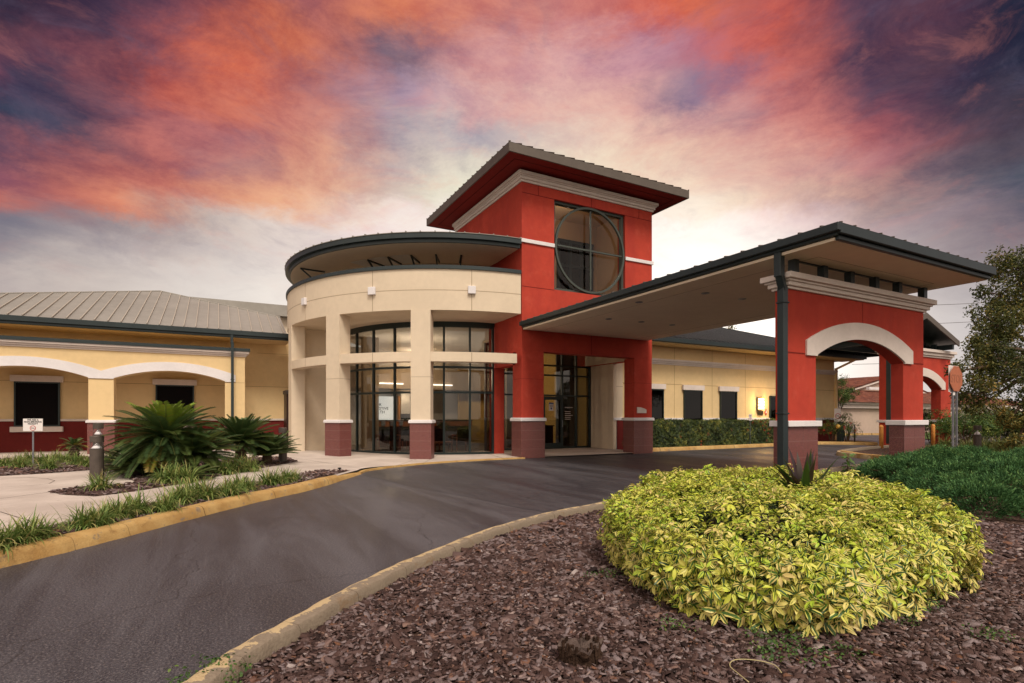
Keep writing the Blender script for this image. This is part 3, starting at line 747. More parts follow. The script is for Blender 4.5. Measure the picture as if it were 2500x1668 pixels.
for z0, z1, p in ((3.84,3.90,.04),(3.90,3.97,.09),(3.97,4.05,.15)): m.box(-14, .97+p, YA-p, YA, z0, z1).box(.97, .97+p, YA, YA+TH, z0, z1)
m.build('cornice', M['trim'], ar, .006)
MB().box(-14, 1.15, YA-.19, YA+.65, 4.05, 4.17).build('coping', M['green'], ar)
# left roof
RZ = 5.0; RYY = 25.0; ap = (-2.45, 31.4, 7.56)
lrx0, lrx1, lcut = -12.2, 6.9, 2.62
def hipz(x, y): return RZ + .4*(y-RYY)
f_ = (lrx1-lcut)/(lrx1-ap[0]); hy = RYY + f_*(ap[1]-RYY); hz = RZ + f_*(ap[2]-RZ)
m = MB(); A = (lrx0,RYY,RZ); B = (lcut,RYY,RZ); C_ = (lcut,hy,hz); P = ap
m.add([A,B,C_,P,(lrx0,37.8,RZ),(lcut,37.8,RZ),(lcut,37.8-(hy-RYY),hz)], [(0,1,2,3),(3,2,6),(4,0,3),(5,4,3,6),(1,5,6,2)])
for k in range(60):
    x = -12.1 + k*.405
    if x > lcut-.02: break
    # length of the seam on the front slope
    yt = RYY + (x-lrx0)/(ap[0]-lrx0)*(ap[1]-RYY) if x < ap[0] else RYY + (lrx1-x)/(lrx1-ap[0])*(ap[1]-RYY)
    m.bar((x, RYY-.04, RZ+.02), (x, yt, hipz(x, yt)+.02), .03, .05, 1)
m.tube([A, P], .05, 6); m.tube([P, C_], .05, 6)
rl = m.build('roof', [M['roof'], M['seam']], bld); tag(rl, 'tan standing seam hip roof of the left wing')
MB().box(-13, 2.78, RYY-.14, RYY+.02, 4.80, 4.99).box(-13, 2.76, RYY-.06, RYY+.02, 4.70, 4.80).build('fascia', M['green'], rl, .01)
MB().box(-13, 2.75, RYY+.02, 26.8, 4.72, 4.77).build('soffit', M['yellow'], rl)
m = MB()
gx = .52
m.box(gx-.05, gx+.05, RYY-.13, RYY-.03, 4.45, 4.80)
m.bar((gx, RYY-.08, 4.5), (gx, YA-.24, 4.3), .1, .1); m.box(gx-.05, gx+.05, YA-.29, YA-.19, .0, 4.33); m.box(gx-.065, gx+.065, YA-.30, YA-.18, 2.9, 2.93)
m.build('downspout', M['green'], bld)
# low roof seen past the left wing
m = MB().box(-1.0, 6.0, 38, 44, 0, 7.9, 0).box(-1.5, 6.5, 37.5, 44, 7.9, 8.6, 1); m.build('rear_roof', [M['cream'], M['roof']], bld)
# side door by the drum
m = MB().box(2.62, 2.70, 25.2, 26.2, .1, 2.45); d = m.build('door', M['darkwood'], bld); tag(d, 'narrow dark side door beside the drum')
MB().box(2.58, 2.70, 25.1, 26.3, 2.452, 2.6).build('lintel', M['bollard'], d)

# --- right wing
YW = 18.6
m = MB(); m.box(15.62, 31.2, YW, YW+.3, 0, 4.68); 
for x in (15.9, 18.7, 21.2, 23.6, 26.2, 28.9): m.box(x-.01, x+.01, YW-.003, YW, 1.4, 4.66, 1)
m.box(15.62, 31.2, YW-.003, YW, 2.95, 2.972, 1)
m.box(30.9, 31.2, YW+.3, 30, 0, 4.68)
wr = m.build('wing_wall', [M['yellow'], M['groove_y']], bld); tag(wr, 'yellow wall of the right wing with narrow windows')
MB().box(15.62, 31.22, YW-.025, YW-.004, 0, 1.28).build('wainscot', M['wainscot'], wr)
for a, b in ((15.62,16.72),(18.02,19.2),(20.5,21.64),(22.92,25.4),(27.2,31.24)): MB().box(a, b, YW-.08, YW-.026, 1.28, 1.40).build('wall_cap', M['white'], wr, .006)
m = MB()
for z0, z1, p in ((3.85,3.92,.04),(3.92,4.0,.09),(4.0,4.10,.14)): m.box(15.62, 31.2+p, YW-p, YW-.004, z0, z1)
m.build('cornice', M['trim'], wr, .006)
for a in (16.77, 19.26, 21.70):
    b = a + 1.2; m = MB(); z0, zt = 1.10, 2.71
    for q in ((a, a+.05, z0, zt), (b-.05, b, z0, zt), (a+.05, b-.05, z0, z0+.05), (a+.05, b-.05, zt-.05, zt)): m.box(q[0], q[1], YW-.09, YW-.026, q[2], q[3])
    w = m.build('window', M['frame'], bld)
    MB().box(a+.05, b-.05, YW-.05, YW-.045, z0+.05, zt-.05).build('pane', M['glassdark'], w)
    MB().box(a+.05, b-.05, YW-.035, YW-.03, z0+.05, zt-.05).build('screen', M['black'], w)
    MB().box(a-.10, b+.10, YW-.13, YW-.026, zt, zt+.24).build('lintel', M['trim'], w, .008)
    MB().box(a-.10, b+.10, YW-.14, YW-.026, z0-.24, z0-.01).build('sill', M['trim'], w, .008)
m = MB().box(25.42, 25.5, YW-.09, YW-.026, .05, 2.55).box(27.1, 27.18, YW-.09, YW-.026, .05, 2.55).box(25.5, 27.1, YW-.09, YW-.026, 2.47, 2.55).box(26.26, 26.34, YW-.09, YW-.026, .05, 2.47)
d = m.build('door', M['frame'], bld); MB().box(25.5, 27.1, YW-.05, YW-.045, .05, 2.47).build('pane', M['glassdark'], d)
# right roof
m = MB(); ez = 4.93; e0 = 17.6; s_ = .35; xr = 32.5; yb = 33.0; rid = (yb-e0)/2; zr = ez + s_*rid
m.add([(15.3,e0,ez),(xr,e0,ez),(xr-rid,e0+rid,zr),(15.3,e0+rid,zr),(xr,yb,ez),(15.3,yb,ez)], [(0,1,2,3),(1,4,2),(2,4,5,3),(0,3,5)])
for k in range(60):
    x = 15.45 + k*.30
    if x > xr: break
    w_ = min(rid, xr - x)
    m.bar((x, e0-.05, ez+.025), (x, e0+w_, ez+s_*w_+.025), .035, .06, 1)
for k in range(20):
    y = e0 + .2 + k*.4; w_ = min(rid, y-e0)
    m.bar((xr+.03, y, ez+.025), (xr-w_, y, ez+s_*w_+.025), .035, .06, 1)
m.tube([(xr,e0,ez+.03),(xr-rid,e0+rid,zr+.03)], .06, 6)
r2 = m.build('roof', [M['roof_dark'], M['seam_dark']], bld); tag(r2, 'dark standing seam hip roof of the right wing')
MB().box(15.32, xr+.02, e0-.08, e0+.04, 4.73, 4.92).box(xr-.04, xr+.02, e0+.04, yb, 4.73, 4.92).build('fascia', M['green'], r2, .01)
MB().box(15.3, xr-.05, e0+.04, YW+.3, 4.69, 4.72).build('soffit', M['yellow'], r2)
m = MB().bar((31.3, YW-.05, 4.2), (31.9, 17.8, 4.7), .12, .12).box(31.22, 31.34, YW-.12, YW, 0, 4.25); m.build('downspout', M['yellow'], bld)

# ------------------------------------------------------------------ entrance canopy on its arched pier
can = thing('entrance_canopy', 'flat-roofed drop-off canopy from the red tower to an arched red pier', 'canopy', (12.2, 6.66, 0))
CX0, CX1, CY0, CY1 = 9.27, 15.08, 5.42, 16.38
m = MB(); zt = 4.75
hx = (CX0+CX1)/2; hw = hx-CX0
m.add([(CX0,CY0,zt),(CX1,CY0,zt),(CX1,CY1,zt),(CX0,CY1,zt),(hx,CY0+hw,zt+.50),(hx,CY1,zt+.50)], [(0,1,4),(1,2,5,4),(3,0,4,5),(2,3,5),(3,2,1,0)])
for k in range(15):
    x = CX0 + .05 + k*(CX1-CX0-.1)/14; d = min(x-CX0, CX1-x)
    m.bar((x, CY0+.0, zt+.006), (x, CY0+d, zt+.006+d*.17), .03, .035)
for k in range(27):
    y = CY0 + .3 + k*.405
    if y > CY1: break
    d = min(hw, y-CY0)
    m.bar((CX0-.08, y, zt+.004), (CX0+d, y, zt+.006+d*.17), .03, .026); m.bar((CX1, y, zt+.014), (CX1-d, y, zt+.014+d*.17), .03, .04)
cr = m.build('roof', M['fascia'], can)
m = MB()
m.box(CX0, CX1, CY0-.01, CY0+.06, 4.57, 4.745).box(CX0, CX0+.06, CY0+.06, CY1, 4.55, 4.745).box(CX1-.06, CX1, CY0+.06, CY1, 4.55, 4.745)
m.box(CX0-.10, CX0, CY0-.02, CY1, 4.60, 4.74).box(CX0+.08, CX1-.08, CY0+.07, CY0+.14, 4.49, 4.57)
m.build('fascia', M['green'], cr, .01)
m = MB().box(CX0+.06, CX1-.06, CY0+.14, CY1, 4.485, 4.54)
for a in ((CX0+.75,CX1-.75,CY0+.85,CY0+.86),(CX0+.75,CX0+.76,CY0+.86,CY1),(CX1-.76,CX1-.75,CY0+.86,CY1)): m.box(*a, 4.482, 4.485, 1)
so_ = m.build('soffit', [M['soffit'], M['groove']], can); tag(so_, 'smooth tan underside with small round downlights')
for (px, py) in ((1486, 779), (1566, 786), (1641, 793.5), (1722, 716), (1812, 730), (1560, 738), (1905, 745)):
    tt = (px-CX)/F0; D = (4.48-EYE)*F0/(HOR-py); x, y = D*(FX+tt*RX), D*(FY+tt*RY)
    if x > CX1-.3 or y > CY1-.3: continue
    m = MB().lathe((x, y), [(.085,4.484),(.10,4.478),(.10,4.470),(.075,4.472),(.07,4.481)], 18); m.build('downlight', M['steel'], can, smooth=True)
# pier
PX0, PX1, PY, PT = 9.67, 14.72, 6.66, .27
ox0, ox1 = 10.56, 13.84
m = MB(); arch_wall(m, ox0, ox1, 2.68, 3.10, 3.92, PY, PY+PT)
m.box(PX0, ox0, PY, PY+PT, 2.68, 3.92).box(ox1, PX1, PY, PY+PT, 2.68, 3.92)
m.box(12.19, 12.205, PY-.003, PY, 3.47, 3.9, 1)
m.box(PX0, 10.20, PY-.003, PY, 2.69, 2.71, 1).box(14.21, PX1, PY-.003, PY, 2.69, 2.71, 1)
pw = m.build('pier_wall', [M['red'], M['groove_r']], can)
m = MB(); arch_band(m, ox0, ox1, 2.70, 3.10, .355, .345, PY-.04, PY-.001, .03)
m.build('archivolt', M['trim'], pw)
for (a, b) in ((PX0, ox0), (ox1, PX1)):
    m = MB().box(a, b, PY, PY+PT, 1.2, 2.68); cl = m.build('column', M['red'], can, .01)
    MB().box(a-.025, b+.025, PY-.025, PY+PT+.025, 0, 1.26).build('granite_base', M['granite'], cl, .006)
    MB().box(a-.08, b+.08, PY-.08, PY+PT+.08, 1.26, 1.375).build('cap', M['white'], cl, .008)
    m = MB(); m.box((a+b)/2-.003, (a+b)/2+.003, PY-.0275, PY-.025, 0, 1.26).box(a-.028, a-.020, PY-.029, PY-.024, 0, 1.26); m.build('tile_joint', M['grout'], cl)
m = MB()
for z0, z1, p in ((3.92,3.97,.05),(3.97,4.05,.10),(4.05,4.09,.14),(4.09,4.20,.20)): m.box(PX0-p, PX1+p, PY-p, PY+PT+p, z0, z1)
m.build('cornice', M['trim'], pw, .008)
for k in range(6):
    x = 9.80 + k*.93 if k < 5 else 14.62
    MB().box(x-.07, x+.07, PY-.10, PY+.04, 4.20, 4.484).build('stub_post', M['green'], can)
m = MB().box(9.88, 14.5, PY-.05, PY-.01, 4.455, 4.484); m.build('head_rail', M['green'], pw)
m = MB()
gx, gy = 9.36, 6.62
m.box(gx-.075, gx+.065, gy-.07, gy+.07, 4.10, 4.62).bar((gx, gy, 4.15), (gx+.16, gy+.04, 3.88), .13, .13).box(gx+.08, gx+.22, gy-.03, gy+.11, 0, 3.92).box(gx+.06, gx+.24, gy-.05, gy+.12, 3.62, 3.65).box(gx+.06, gx+.24, gy-.05, gy+.12, 1.50, 1.53)
m.build('downspout', M['green'], can, .008)

# ------------------------------------------------------------------ drive-through canopy beyond
c2 = thing('gabled_canopy', 'small gabled canopy on a red arched pier behind the entrance canopy', 'canopy', (31.85, 14.5, 0))
QX0, QX1, QY, QT = 28.8, 34.9, 14.5, .45
m = MB(); arch_wall(m, 29.85, 33.85, 2.9, 3.55, 4.55, QY, QY+QT)
m.box(QX0, 29.85, QY, QY+QT, 2.9, 4.55).box(33.85, QX1, QY, QY+QT, 2.9, 4.55)
pw2 = m.build('pier_wall', M['red'], c2)
m = MB(); arch_band(m, 29.85, 33.85, 2.95, 3.56, .42, .40, QY-.05, QY-.001, .05); m.build('archivolt', M['trim'], pw2)
for (a, b) in ((QX0, 29.85), (33.85, QX1)):
    m = MB().box(a, b, QY, QY+QT, .0, 2.9); cl = m.build('column', M['red'], c2)
    MB().box(a-.08, b+.08, QY-.08, QY+QT+.08, 1.17, 1.30).build('cap', M['white'], cl, .01)
m = MB()
for z0, z1, p in ((4.55,4.65,.06),(4.65,4.8,.13),(4.8,4.95,.22)): m.box(QX0-p, QX1+p, QY-p, QY+QT+p, z0, z1)
m.build('cornice', M['trim'], pw2, .01)
for x in (28.3, 29.6, 32.2, 33.6): MB().box(x-.09, x+.09, QY+.1, QY+.3, 4.95, 5.30).build('stub_post', M['green'], c2)
m = MB(); gA, gB, gC = (27.6, 5.25), (30.95, 6.45), (34.3, 5.25)
for (a, b) in ((gA, gB), (gB, gC)):
    m.hexa([(a[0],13.9,a[1]),(b[0],13.9,b[1]),(b[0],21.5,b[1]),(a[0],21.5,a[1])], [(a[0],13.9,a[1]+.16),(b[0],13.9,b[1]+.16),(b[0],21.5,b[1]+.16),(a[0],21.5,a[1]+.16)])
g2 = m.build('roof', M['roof_dark'], c2)
m = MB()
for (a, b) in ((gA, gB), (gB, gC)):
    m.hexa([(a[0],13.84,a[1]-.1),(b[0],13.84,b[1]-.1),(b[0],13.9,b[1]-.1),(a[0],13.9,a[1]-.1)], [(a[0],13.84,a[1]+.18),(b[0],13.84,b[1]+.18),(b[0],13.9,b[1]+.18),(a[0],13.9,a[1]+.18)])
m.build('fascia', M['fascia'], g2)
m = MB()
for y in (15.0, 16.8, 18.5): m.box(27.8, 34.1, y, y+.15, 4.97, 5.2); m.bar((28.0,y+.07,5.15),(30.95,y+.07,6.3),.12,.18); m.bar((33.9,y+.07,5.15),(30.95,y+.07,6.3),.12,.18)
for x in (27.9, 33.8): m.box(x, x+.16, 13.95, 21.4, 4.98, 5.24)
m.build('beam', M['green'], g2)

x, y = G(2165, 1096, 0); m = MB().box(28.45, 28.65, 14.25, 14.45, .15, 5.2).bar((28.55,14.35,.6),(28.5,14.0,.1),.22,.22); m.build('downspout', M['green'], c2)
# ------------------------------------------------------------------ ground
def poly_mesh(name, pts, z, m, kind='structure', th=None, zf=None):
    """flat polygon (concave allowed) as a thin slab or sheet; zf(x,y) may vary height"""
    import bmesh
    from mathutils.geometry import tessellate_polygon
    vs = [Vector((p[0], p[1], (zf(*p) if zf else z))) for p in pts]
    tri = tessellate_polygon([vs])
    me = bpy.data.meshes.new(name); n = len(vs)
    V = [tuple(v) for v in vs]; F = [tuple(t_) for t_ in tri]
    if th:
        V += [(v.x, v.y, -.05) for v in vs]
        F += [(i, (i+1) % n, n+(i+1) % n, n+i) for i in range(n)]
    me.from_pydata(V, [], F); me.materials.append(m)
    bm = bmesh.new(); bm.from_mesh(me); bmesh.ops.recalc_face_normals(bm, faces=bm.faces)
    if not th:
        for f in bm.faces:
            if f.normal.z < 0: f.normal_flip()
    bm.to_mesh(me); bm.free()
    o = bpy.data.objects.new(name, me); COL.objects.link(o); tag(o, kind=kind); return o
m = MB().add([(-600,-300,-.03),(600,-300,-.03),(600,900,-.03),(-600,900,-.03)], [(0,1,2,3)])
tag(m.build('ground', mat('far_ground', (.09,.10,.06), .95, .1, var=(.05,.3))), kind='structure')
# asphalt sheet, wide
tag(MB().add([(-30,-12,0),(60,-12,0),(60,36,0),(-30,36,0)], [(0,1,2,3)]).build('road', M['asphalt']), kind='structure')


def smooth_pts(P, n=6):
    """Catmull-Rom through the points"""
    out = []; Q = [P[0]] + list(P) + [P[-1]]
    for i in range(1, len(Q)-2):
        for k in range(n):
            u = k/n
            out.append(tuple(.5*((2*b) + (c-a)*u + (2*a-5*b+4*c-d)*u*u + (-a+3*b-3*c+d)*u**3) for a, b, c, d in zip(Q[i-1], Q[i], Q[i+1], Q[i+2])))
    out.append(tuple(P[-1])); return out
def kerb(name, pts, prof, m, zs=None, side=1, joints=None):
    """sweep a profile [(offset, z)] along pts; offset is to the left of travel"""
    n = len(pts); V = []; UV = []; k = len(prof)
    for i, p in enumerate(pts):
        a = pts[max(i-1,0)]; b = pts[min(i+1,n-1)]; dx, dy = b[0]-a[0], b[1]-a[1]; l = math.hypot(dx,dy) or 1
        nx, ny = -dy/l*side, dx/l*side; q = zs[i] if zs else 1
        wob = .008*math.sin(i*1.7) + .006*math.sin(i*.63)
        for j, (o_, z) in enumerate(prof): V.append((p[0]+nx*(o_+wob), p[1]+ny*(o_+wob), z*q)); UV.append((j/(k-1), i))
    F = [(i*k+j, i*k+j+1, (i+1)*k+j+1, (i+1)*k+j) for i in range(n-1) for j in range(k-1)]
    F += [tuple(range(k)), tuple(range((n-1)*k, n*k))]
    me = bpy.data.meshes.new(name); me.from_pydata(V, [], F); me.materials.append(m)
    a = me.attributes.new('luv', 'FLOAT_VECTOR', 'POINT'); a.data.foreach_set('vector', np.array([(u,v,0) for u,v in UV], np.float32).ravel())
    import bmesh
    bm = bmesh.new(); bm.from_mesh(me); bmesh.ops.recalc_face_normals(bm, faces=bm.faces); bm.to_mesh(me); bm.free()
    me.polygons.foreach_set('use_smooth', [True]*len(me.polygons))
    o = bpy.data.objects.new(name, me); COL.objects.link(o)
    es = o.modifiers.new('split', 'EDGE_SPLIT'); es.split_angle = R(40)
    return tag(o, kind='structure')
WZ = .12
def wz(x, y):
    """walk surface falls from kerb height to flush near the entrance"""
    u = min(1, max(0, (x - 2.2)/2.8)); u = u*u*(3-2*u); return WZ*(1-u) + .045*u
# far kerb line (road contact)
KL = [(-9,-1.5),(-5.6,2.2),(-3.5,4.85)] + [G(*p) for p in ((0,1388.5),(226,1333),(383,1291),(609,1231.5),(766,1195),(881,1158.7))]
KL = smooth_pts(KL, 8)
yk = [p for p in KL]
prof = [(0,0),(.03,.10),(.06,.135),(.11,.15),(.22,.152),(.27,.14),(.275,.02)]
zs = [1.0 if i < len(yk)-7 else max(.30, 1-(i-(len(yk)-7))*.11) for i in range(len(yk))]
kerb('kerb', yk, prof, M['kerb'], zs, side=1)
FL = smooth_pts([KL[-1]] + [G(910,1149), G(1023,1135.5), G(1158,1126), G(1250,1121.5)] + [(9.35,16.25)], 6)
kerb('kerb', FL, [(0,0),(.01,.045),(.10,.050),(.11,.0)], M['kerb'], None, side=1)
# walk slab
front = [(p[0], p[1]) for p in KL] + [p for p in FL[1:]]
def off(pts, d):
    out = []
    for i, p in enumerate(pts):
        a = pts[max(i-1,0)]; b = pts[min(i+1,len(pts)-1)]; dx, dy = b[0]-a[0], b[1]-a[1]; l = math.hypot(dx,dy) or 1
        out.append((p[0]-dy/l*d, p[1]+dx/l*d))
    return out
fo = off(front, .10)
walk = fo + [(9.4,16.38),(14.7,16.38),(15.2,16.6),(15.2,18.6),(15.1,20.3),(9.8,20.3),(2.9,26.8),(-14,26.8)]
# dense sheet so that the fall is smooth: tessellate then subdivide
w = poly_mesh('walkway', walk, WZ, M['concrete'])
import bmesh
bm = bmesh.new(); bm.from_mesh(w.data)
for _ in range(3): bmesh.ops.subdivide_edges(bm, edges=[e for e in bm.edges if e.calc_length() > .9], cuts=1, use_grid_fill=False); bmesh.ops.triangulate(bm, faces=bm.faces)
for v in bm.verts: v.co.z = wz(v.co.x, v.co.y)
bm.to_mesh(w.data); bm.free()
# saw joints in the walk
def line_strip(name, segs, wd, m, dz):
    q = MB()
    for a, b in segs:
        n = max(1, int(math.dist(a, b)/.4)); dx, dy = (b[0]-a[0]), (b[1]-a[1]); l = math.hypot(dx,dy); nx, ny = -dy/l*wd/2, dx/l*wd/2
        for i in range(n):
            p = (a[0]+dx*i/n, a[1]+dy*i/n); r = (a[0]+dx*(i+1)/n, a[1]+dy*(i+1)/n)
            q.add([(p[0]+nx,p[1]+ny,wz(*p)+dz),(p[0]-nx,p[1]-ny,wz(*p)+dz),(r[0]-nx,r[1]-ny,wz(*r)+dz),(r[0]+nx,r[1]+ny,wz(*r)+dz)], [(0,1,2,3)])
    return tag(q.build(name, m), kind='structure')
jm = mat('saw_joint', (.13,.10,.085), .9, .1)
segs = [(G(1049,1110,.05),G(960,1140,.05)), (G(1067,1112,.05),G(1030,1133,.05)), (G(120,1287,.12),G(0,1250,.12)), (G(900,1150,.06),G(705,1118,.1)), (G(560,1180,.12),G(480,1215,.12)), (G(0,1218,.12),G(120,1202,.12)), (G(1190,1108,.045),G(1235,1121,.045)), (G(700,1158,.12),G(640,1150,.12))]
ring = [G(134 if 0 else 60,1168,.12)]
pts = [G(px, py, .12) for px, py in ((0,1167),(70,1166),(115,1169),(134,1174),(120,1181),(80,1185),(20,1189),(0,1190))]
segs += list(zip(pts[:-1], pts[1:]))
line_strip('walkway_joint', segs, .014, jm, .004)
pt = [G(885,1161),G(1013,1190),G(1170,1219),G(1325,1249),(5.5,6.95),(7.2,7.85),(9,8.15),(12,8.4),(15,8.8),(17.3,9.4),(18.9,10.4),(20.5,12.8),(24,16.8),(19,16.9),(15.6,16.8),(15.3,16.3),(9.35,16.1),G(1158,1127.5),G(1023,1138),G(900,1153)]
poly_mesh('road_patch', smooth_pts(pt, 3), .004, M['asphalt_new'])
# planting beds on the walk level
strip_in = [G(*p, .12) for p in ((-60,1345),(0,1325),(126,1288),(230,1262),(340,1236),(470,1208),(600,1184),(728,1159),(781,1149.5),(822,1150))]
kerb_in = off(KL, .26)
kb = [p for p in kerb_in if p[0] > -5.5]
# strip bed between kerb and walk
s_in = [(-7.5, 2.0)] + strip_in
bedA = kb + s_in[::-1]
poly_mesh('mulch_strip', bedA, WZ+.006, M['soil'], 'structure', zf=lambda x, y: wz(x, y)+.008)
bedB = [G(*p, .12) for p in ((0,1162.6),(100,1157),(268,1145),(337,1180),(200,1190),(115,1201),(160,1209),(234,1212.4),(330,1200),(479,1176),(548,1160),(640,1143),(728,1127),(706,1119),(690,1116.5),(600,1119),(400,1117),(200,1117),(0,1121)) ]
bedB = bedB[:0] + [(-12, 21.5)] + bedB + [(-12, 25.0)]
poly_mesh('mulch_bed', bedB, WZ+.01, M['soil'], 'structure')
# near island bed, enclosed by the old kerb
KN = [G(px, py, .15) for px, py in ((330,1730),(440,1668),(587,1573.6),(751,1484.7),(915,1400),(1041,1346.6),(1205,1285.7),(1336,1250.6),(1490.6,1220))]
KN = [(-.9,.2),(-.75,1.0)] + KN + [(7.2,7.55),(9.0,7.9),(12,8.15),(15,8.5),(17.6,9.0),(19.3,9.8),(19.75,10.9),(21,12.4),(25,13.4),(28.2,13.9)]
KN = smooth_pts(KN, 8)
kerb('kerb', KN, [(.025,.0),(.025,.085),(.01,.142),(-.02,.152),(-.07,.150),(-.115,.142),(-.13,.12),(-.135,.02)], M['kerb_old'])
tip = [p for p in KN if p[0] > 17.0]
isl = off(KN, -.08) + [(38,14.1),(60,14),(60,-11),(-.9,-11)]
poly_mesh('mulch_island', isl, .045, M['soil'])
# yellow kerb round the nose of the far island and at the right wing
kerb('kerb', smooth_pts([(17.3,8.95),(19.25,9.72),(19.85,10.9),(21,12.25)],6), [(.0+.10,.0),(.09,.16),(.0,.17),(-.12,.165),(-.13,.02)], M['kerb'])
kw = smooth_pts([(15.45,17.05),(19,17.1),(23,17.2),(26.4,17.4),(28.0,17.2),(28.9,16.2),(29.3,15.5),(29.9,15.6),(30.6,17.0),(31.3,18.5)], 6)
kerb('kerb', kw, [(0,0),(.02,.12),(.05,.15),(.15,.155),(.17,.02)], M['kerb'])
poly_mesh('mulch_bed', off(kw,.15) + [(31.2,18.56),(15.62,18.56)], .09, M['soil'])
# far kerbs and the neighbour's frontage
kerb('kerb', [(30,24.9),(44,24.9),(46,24.4),(47,23.4)], [(0,0),(.03,.15),(.2,.15),(.22,0)], M['kerb'])
kerb('kerb', smooth_pts([(36.5,14.4),(42,17.5),(50,19.5),(60,20.5)],5), [(0,0),(.03,.15),(.25,.16),(.27,0)], M['kerb_grey'])
poly_mesh('far_verge', [(36.5,14.7),(42,17.8),(50,19.8),(60,20.8),(75,22),(75,30),(48,24.8),(44,22)], .05, mat('turf',(.07,.10,.03),.95,.1,var=(1.5,.4)))

# ------------------------------------------------------------------ bark chips (uncountable)
def point_in(poly, P):
    x, y = P[:,0], P[:,1]; ins = np.zeros(len(P), bool); n = len(poly)
    for i in range(n):
        x1, y1 = poly[i]; x2, y2 = poly[(i+1) % n]
        c = ((y1 > y) != (y2 > y)); d = (y2-y1) if y2 != y1 else 1e-9
        ins ^= c & (x < (x2-x1)*(y-y1)/d + x1)
    return ins
def chips(P, size, zf):
    n = len(P)
    T = np.array([(-.5,-.30,0),(-.1,-.5,0),(.42,-.42,0),(.55,.1,0),(.2,.48,0),(-.45,.34,0)], float)
    ln = size*np.exp(rng.normal(0,.42,n)); wd = ln*rng.uniform(.28,.65,n); th = ln*rng.uniform(.10,.22,n)
    yaw = rng.uniform(0,2*math.pi,n); tx = rng.normal(0,.30,n); ty = rng.normal(0,.30,n)
    jit = rng.uniform(.75,1.25,(n,6,2))
    top = T[None]*np.ones((n,1,1)); top[:,:,:2] *= jit
    bot = top.copy(); bot[:,:,2] = -1; bot[:,:,:2] *= 1.04
    V = np.concatenate([top, bot], 1)
    V[:,:,0] *= ln[:,None]; V[:,:,1] *= wd[:,None]; V[:,:,2] *= th[:,None]
    # slight curl
    V[:,:,2] += (V[:,:,1]**2)/(wd[:,None]+1e-6)*rng.uniform(-.9,.9,n)[:,None]
    cx, sx = np.cos(tx)[:,None], np.sin(tx)[:,None]; y = V[:,:,1]*cx - V[:,:,2]*sx; z = V[:,:,1]*sx + V[:,:,2]*cx; V[:,:,1], V[:,:,2] = y, z
    cy, sy = np.cos(ty)[:,None], np.sin(ty)[:,None]; x = V[:,:,0]*cy + V[:,:,2]*sy; z = -V[:,:,0]*sy + V[:,:,2]*cy; V[:,:,0], V[:,:,2] = x, z
    c, s_ = np.cos(yaw)[:,None], np.sin(yaw)[:,None]; x = V[:,:,0]*c - V[:,:,1]*s_; y = V[:,:,0]*s_ + V[:,:,1]*c
    V[:,:,0] = x + P[:,0:1]; V[:,:,1] = y + P[:,1:2]
    V[:,:,2] += np.array([zf(*p) for p in P])[:,None] + rng.uniform(.004,.030,n)[:,None]*min(1,size/.035)
    V = V.reshape(-1,3); b = (np.arange(n)*12)[:,None]
    tops = [b + np.array([[0,1,2,3]]), b + np.array([[0,3,4,5]])]
    sd = [b + np.array([[i, (i+1)%6, (i+1)%6+6, i+6]])[:, ::-1] for i in range(6)]
    r_ = np.repeat(rng.beta(1.5,1.7,n), 12)
    return V, [f for f in tops + sd], r_
def scatter(poly, dens, bounds):
    x0,x1,y0,y1 = bounds; n = int((x1-x0)*(y1-y0)*dens); P = np.column_stack([rng.uniform(x0,x1,n), rng.uniform(y0,y1,n)]); return P[point_in(poly, P)]
P = scatter(isl, 2900, (-1,9,1,8.5))
D = P[:,0]*FX + P[:,1]*FY; lt = P[:,0]*RX + P[:,1]*RY; px = CX + F0*lt/np.maximum(D,.1)
ok = (D > 2.3) & (px > 250) & (px < 2700) & (rng.random(len(P)) < np.clip((4.6/np.maximum(D,.1))**1.6, .12, 1))
P = P[ok]; near = (P[:,0]*FX + P[:,1]*FY) < 4.8
for (sel, sz, nm) in ((near, .034, 'bark_mulch'), (~near, .052, 'bark_mulch')):
    V, F, r_ = chips(P[sel], sz, lambda x, y: .045)
    o = npmesh(nm, V, F, M['chip'], rn=r_, smooth=False); tag(o, 'loose reddish-brown bark chips covering the %s planting island' % ('near end of the' if sz < .04 else 'far part of the'), 'mulch', kind='stuff')
PB = scatter(bedA, 300, (-6,5,3,17)); PC = scatter(bedB, 260, (-12,4,10,26))
V, F, r_ = chips(np.concatenate([PB, PC]), .06, lambda x, y: wz(x, y)+.01)
tag(npmesh('bark_mulch', V, F, M['chip'], rn=r_, smooth=False), 'bark chips in the planting beds beside the concrete walk', 'mulch', kind='stuff')
